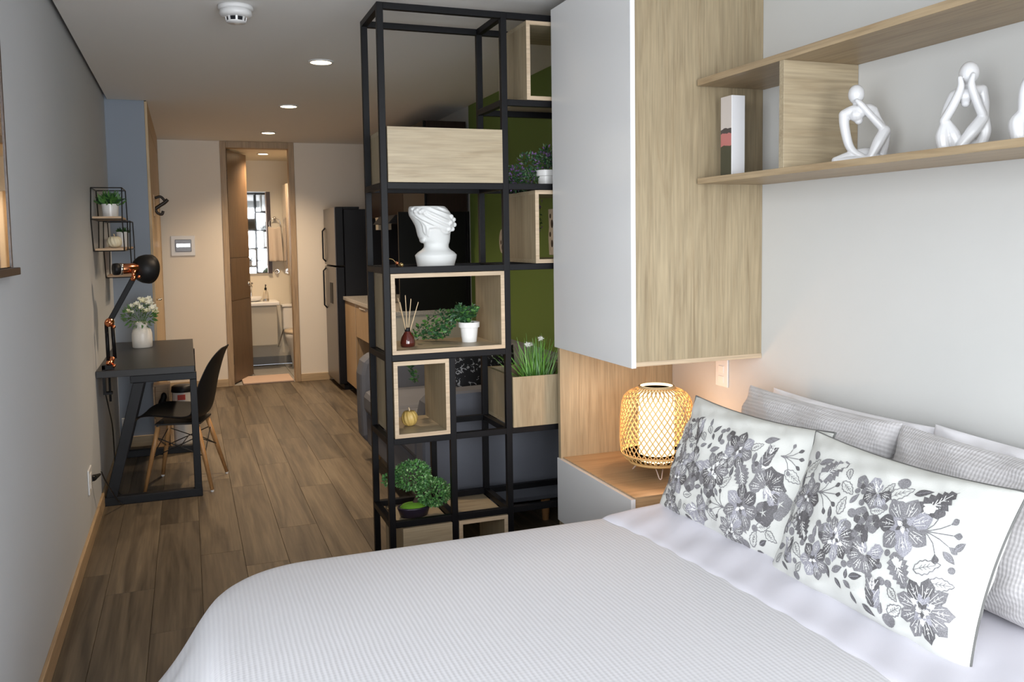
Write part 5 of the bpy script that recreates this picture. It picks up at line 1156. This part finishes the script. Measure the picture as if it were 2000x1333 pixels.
t = thing('kitchen_worktop', 'grey speckled granite kitchen worktop', 'worktop', (1.66, 7.1, .85))
build('slab', MB().box(1.345, 1.955, 6.085, 8.045, .849, .882), M['granite'], t, bevel=.003); build('upstand', MB().box(1.90, 1.9549, 6.085, 8.045, .8825, .90), M['granite'], t)
t = thing('splashback', 'black gloss splashback panel above the worktop', 'panel', (1.95, 7.1, .9))
build('panel', MB().box(1.940, 1.9549, 6.07, 8.045, .9005, 1.60), M['black_gloss'], t)
t = thing('kitchen_side_panel', 'dark panel between the worktop end and the wall cabinets', 'panel', (1.68, 6.115, .883)); build('panel', MB().box(1.43, 1.938, 6.10, 6.122, .8825, 1.599), M['black_gloss'], t)
for i in range(3):
    y0 = 6.07 + .66 * i
    t = thing('kitchen_wall_cabinet', ['dark gloss kitchen wall cabinet nearest the green wall', 'middle dark brown kitchen wall cabinet', 'dark gloss kitchen wall cabinet nearest the refrigerator'][i], 'cabinet', (1.79, y0 + .33, 1.6), group='dark kitchen wall cabinets')
    build('carcass', MB().box(1.638, 1.939 if i else 1.939, y0, y0 + .656, 1.602, 2.25), M['black_gloss'], t); build('door', MB().box(1.620, 1.637, y0 + .002, y0 + .654, 1.60, 2.252), M['brown_gloss'] if i != 0 else M['black_gloss'], t, bevel=.002)
    build('door', MB().box(1.638, 1.938, y0 - .006, y0 - .001, 1.602, 2.25), M['brown_gloss'], t) if i == 0 else None
t = thing('range_hood', 'dark slim range hood under the kitchen wall cabinets', 'range hood', (1.72, 7.0, 1.5)); build('canopy', MB().prism([(1.50, 1.53), (1.935, 1.53), (1.935, 1.598), (1.56, 1.598)], 'Y', 6.75, 7.35), M['navy_metal'], t, bevel=.003); build('filter', MB().box(1.54, 1.90, 6.80, 7.30, 1.526, 1.5295), M['chrome'], t)
t = thing('storage_box', 'small beige box on the rail beside the refrigerator', 'box', (1.72, 7.70, 1.46)); build('lid', MB().box(1.60, 1.72, 7.6, 7.72, 1.585, 1.599), M['birch'], t); build('body', MB().box(1.602, 1.718, 7.602, 7.718, 1.49, 1.585), M['cream_panel'], t)
t = thing('canister', 'pale canister standing on the kitchen worktop', 'canister', (1.56, 7.0, .882)); build('body', MB().lathe([(.045, 0), (.047, .01), (.047, .14), (.04, .15), (.0001, .15)], (1.56, 7.0, .882), 24), M['cream_panel'], t, smooth=True); build('lid', MB().lathe([(.042, .15), (.042, .165), (.0001, .168)], (1.56, 7.0, .882), 24), M['black_plastic'], t)

# ================================================================== BATHROOM
t = thing('bath_mat', 'pale pink bath mat on the floor in the bathroom doorway', 'mat', (.70, 8.98, 0))
o = build('mat', MB().box(.47, .955, 8.77, 9.22, .0005, .018), plain('pink_towelling', (.52, .38, .30), .95, bump=.8, bscale=250), t, bevel=.006)
t = thing('bathroom_mirror', 'rectangular bathroom mirror with a dark wood side frame', 'mirror', (.75, by1, 1.05))
build('glass', MB().box(.50, .862, by1 - .02, by1 - .001, 1.045, 1.955), M['mirror'], t); build('frame', MB().box(.863, .905, by1 - .035, by1 - .001, 1.04, 1.96), M['dark_frame'], t); build('frame', MB().box(.50, .863, by1 - .024, by1 - .001, 1.956, 1.962), M['chrome'], t)
t = thing('vanity', 'cream floating bathroom vanity with basin top', 'vanity', (.66, 9.95, .26))
build('cabinet', MB().box(.42, .905, 9.75, by1 - .013, .26, .700), M['cream_panel'], t, bevel=.003); build('basin_top', MB().box(.40, .935, 9.72, by1 - .001, .702, .742), M['ceramic'], t, bevel=.008)
build('drawer_front', MB().box(.425, .90, 9.742, 9.7499, .27, .69), M['cream_panel'], t, bevel=.002); build('basin', MB().lathe([(.10, 0), (.14, .02), (.15, .05), (.14, .05), (.12, .02), (.0001, .012)], (.62, 9.93, .743), 28), M['ceramic'], t, smooth=True)
build('tap', MB().tube(catmull([(.66, 10.09, .743), (.66, 10.09, .88), (.66, 10.05, .92), (.66, 9.98, .90)], 5), .010, 8), M['chrome'], t, smooth=True)
t = thing('soap_dispenser', 'clear soap pump bottle on the vanity', 'bottle', (.80, 9.86, .742))
build('bottle', MB().lathe([(.030, 0), (.031, .004), (.031, .05), (.026, .10), (.012, .125), (.0001, .126)], (.80, 9.86, .742), 24), M['chrome'] if 0 else plain('frosted_bottle', (.60, .52, .40), .2, coat=.5), t, smooth=True); build('base_ring', MB().lathe([(.0312, .004), (.033, .005), (.033, .03), (.0312, .031)], (.80, 9.86, .742), 24), M['chrome'], t); build('pump', MB().tube([(.80, 9.86, .866), (.80, 9.86, .925)], .005, 8).tube([(.80, 9.86, .925), (.80, 9.80, .922)], .006, 8).lathe([(.012, .124), (.013, .15), (.0001, .152)], (.80, 9.86, .742), 16), M['black_plastic'], t)
t = thing('towel_ring', 'chrome towel ring on the bathroom rear wall', 'towel ring', (.975, by1, 1.6)); build('mount', MB().tube([(.945, by1 - .001, 1.665), (.945, by1 - .05, 1.665)], .016, 12), M['chrome'], t, smooth=True); build('ring', MB().tube([(.945 + .062 * math.cos(a_ * PI / 16), by1 - .05, 1.60 + .062 * math.sin(a_ * PI / 16)) for a_ in range(32)], .004, 8, closed=True), M['chrome'], t, smooth=True)
pts = []
for j in range(14):
    for i in range(12):
        u = i / 11; v = j / 13; pts.append((.868 + (.14 + .02 * v) * u, by1 - .075 + .012 * math.sin(u * 11) * (.4 + v) - .01 * v, 1.575 - .40 * v - .02 * math.sin(u * PI) * (1 - v)))
o = build('hand_towel', MB().grid(pts, 12, 14), plain('cream_towelling', (.62, .52, .42), .95, bump=.7, bscale=250), smooth=True, label='cream hand towel hanging from the chrome towel ring', cat='towel'); s_ = o.modifiers.new('solid', 'SOLIDIFY'); s_.thickness = .014; s_.offset = 0; subsurf(o, 1)
t = thing('bathroom_cabinet', 'tall hanging beige cabinet on the right side of the bathroom', 'cabinet', (1.2, 9.75, 1.03)); build('body', MB().box(1.035, 1.349, 9.55, 9.95, 1.03, 2.02), M['cream_panel'], t, bevel=.003); build('door', MB().box(1.018, 1.034, 9.553, 9.947, 1.033, 2.017), plain('gloss_beige', (.42, .34, .26), .2, coat=.4), t, bevel=.002); build('door_handle', MB().tube([(1.012, 9.60, 1.15), (1.012, 9.60, 1.65)], .005, 8), M['chrome'], t)
t = thing('toilet', 'white toilet half hidden by the bathroom door jamb', 'toilet', (1.13, 9.85, 0))
build('tank', MB().box(.985, 1.33, 9.95, by1 - .014, .40, .66), M['ceramic'], t, bevel=.02); build('tank_lid', MB().box(.978, 1.337, 9.943, by1 - .013, .661, .69), M['ceramic'], t, bevel=.008)
build('bowl', MB().loft([(.0, 1.15, 9.80, .10, .16), (.05, 1.15, 9.80, .095, .15), (.20, 1.15, 9.76, .12, .18), (.34, 1.15, 9.72, .17, .23), (.395, 1.15, 9.71, .175, .24)], 32), M['ceramic'], t, smooth=True); build('seat_lid', MB().loft([(.397, 1.15, 9.71, .178, .243), (.41, 1.15, 9.71, .182, .247), (.428, 1.15, 9.71, .175, .24)], 32), plain('beige_seat', (.60, .50, .38), .35), t, smooth=True)
build('water_pipe', MB().tube(catmull([(.96, by1 - .003, .20), (.94, by1 - .05, .20), (.95, by1 - .08, .25), (1.0, by1 - .1, .41)], 5), .006, 6), M['chrome'], t, smooth=True)
t = thing('round_valve', 'small chrome valve knob on the bathroom rear wall', 'valve', (.955, by1, 1.06)); build('rosette', MB().tube([(.955, by1 - .001, 1.06), (.955, by1 - .01, 1.06)], .026, 16), M['chrome'], t); build('knob', MB().ell((.955, by1 - .025, 1.06), .018, 12, 8), M['chrome'], t, smooth=True)
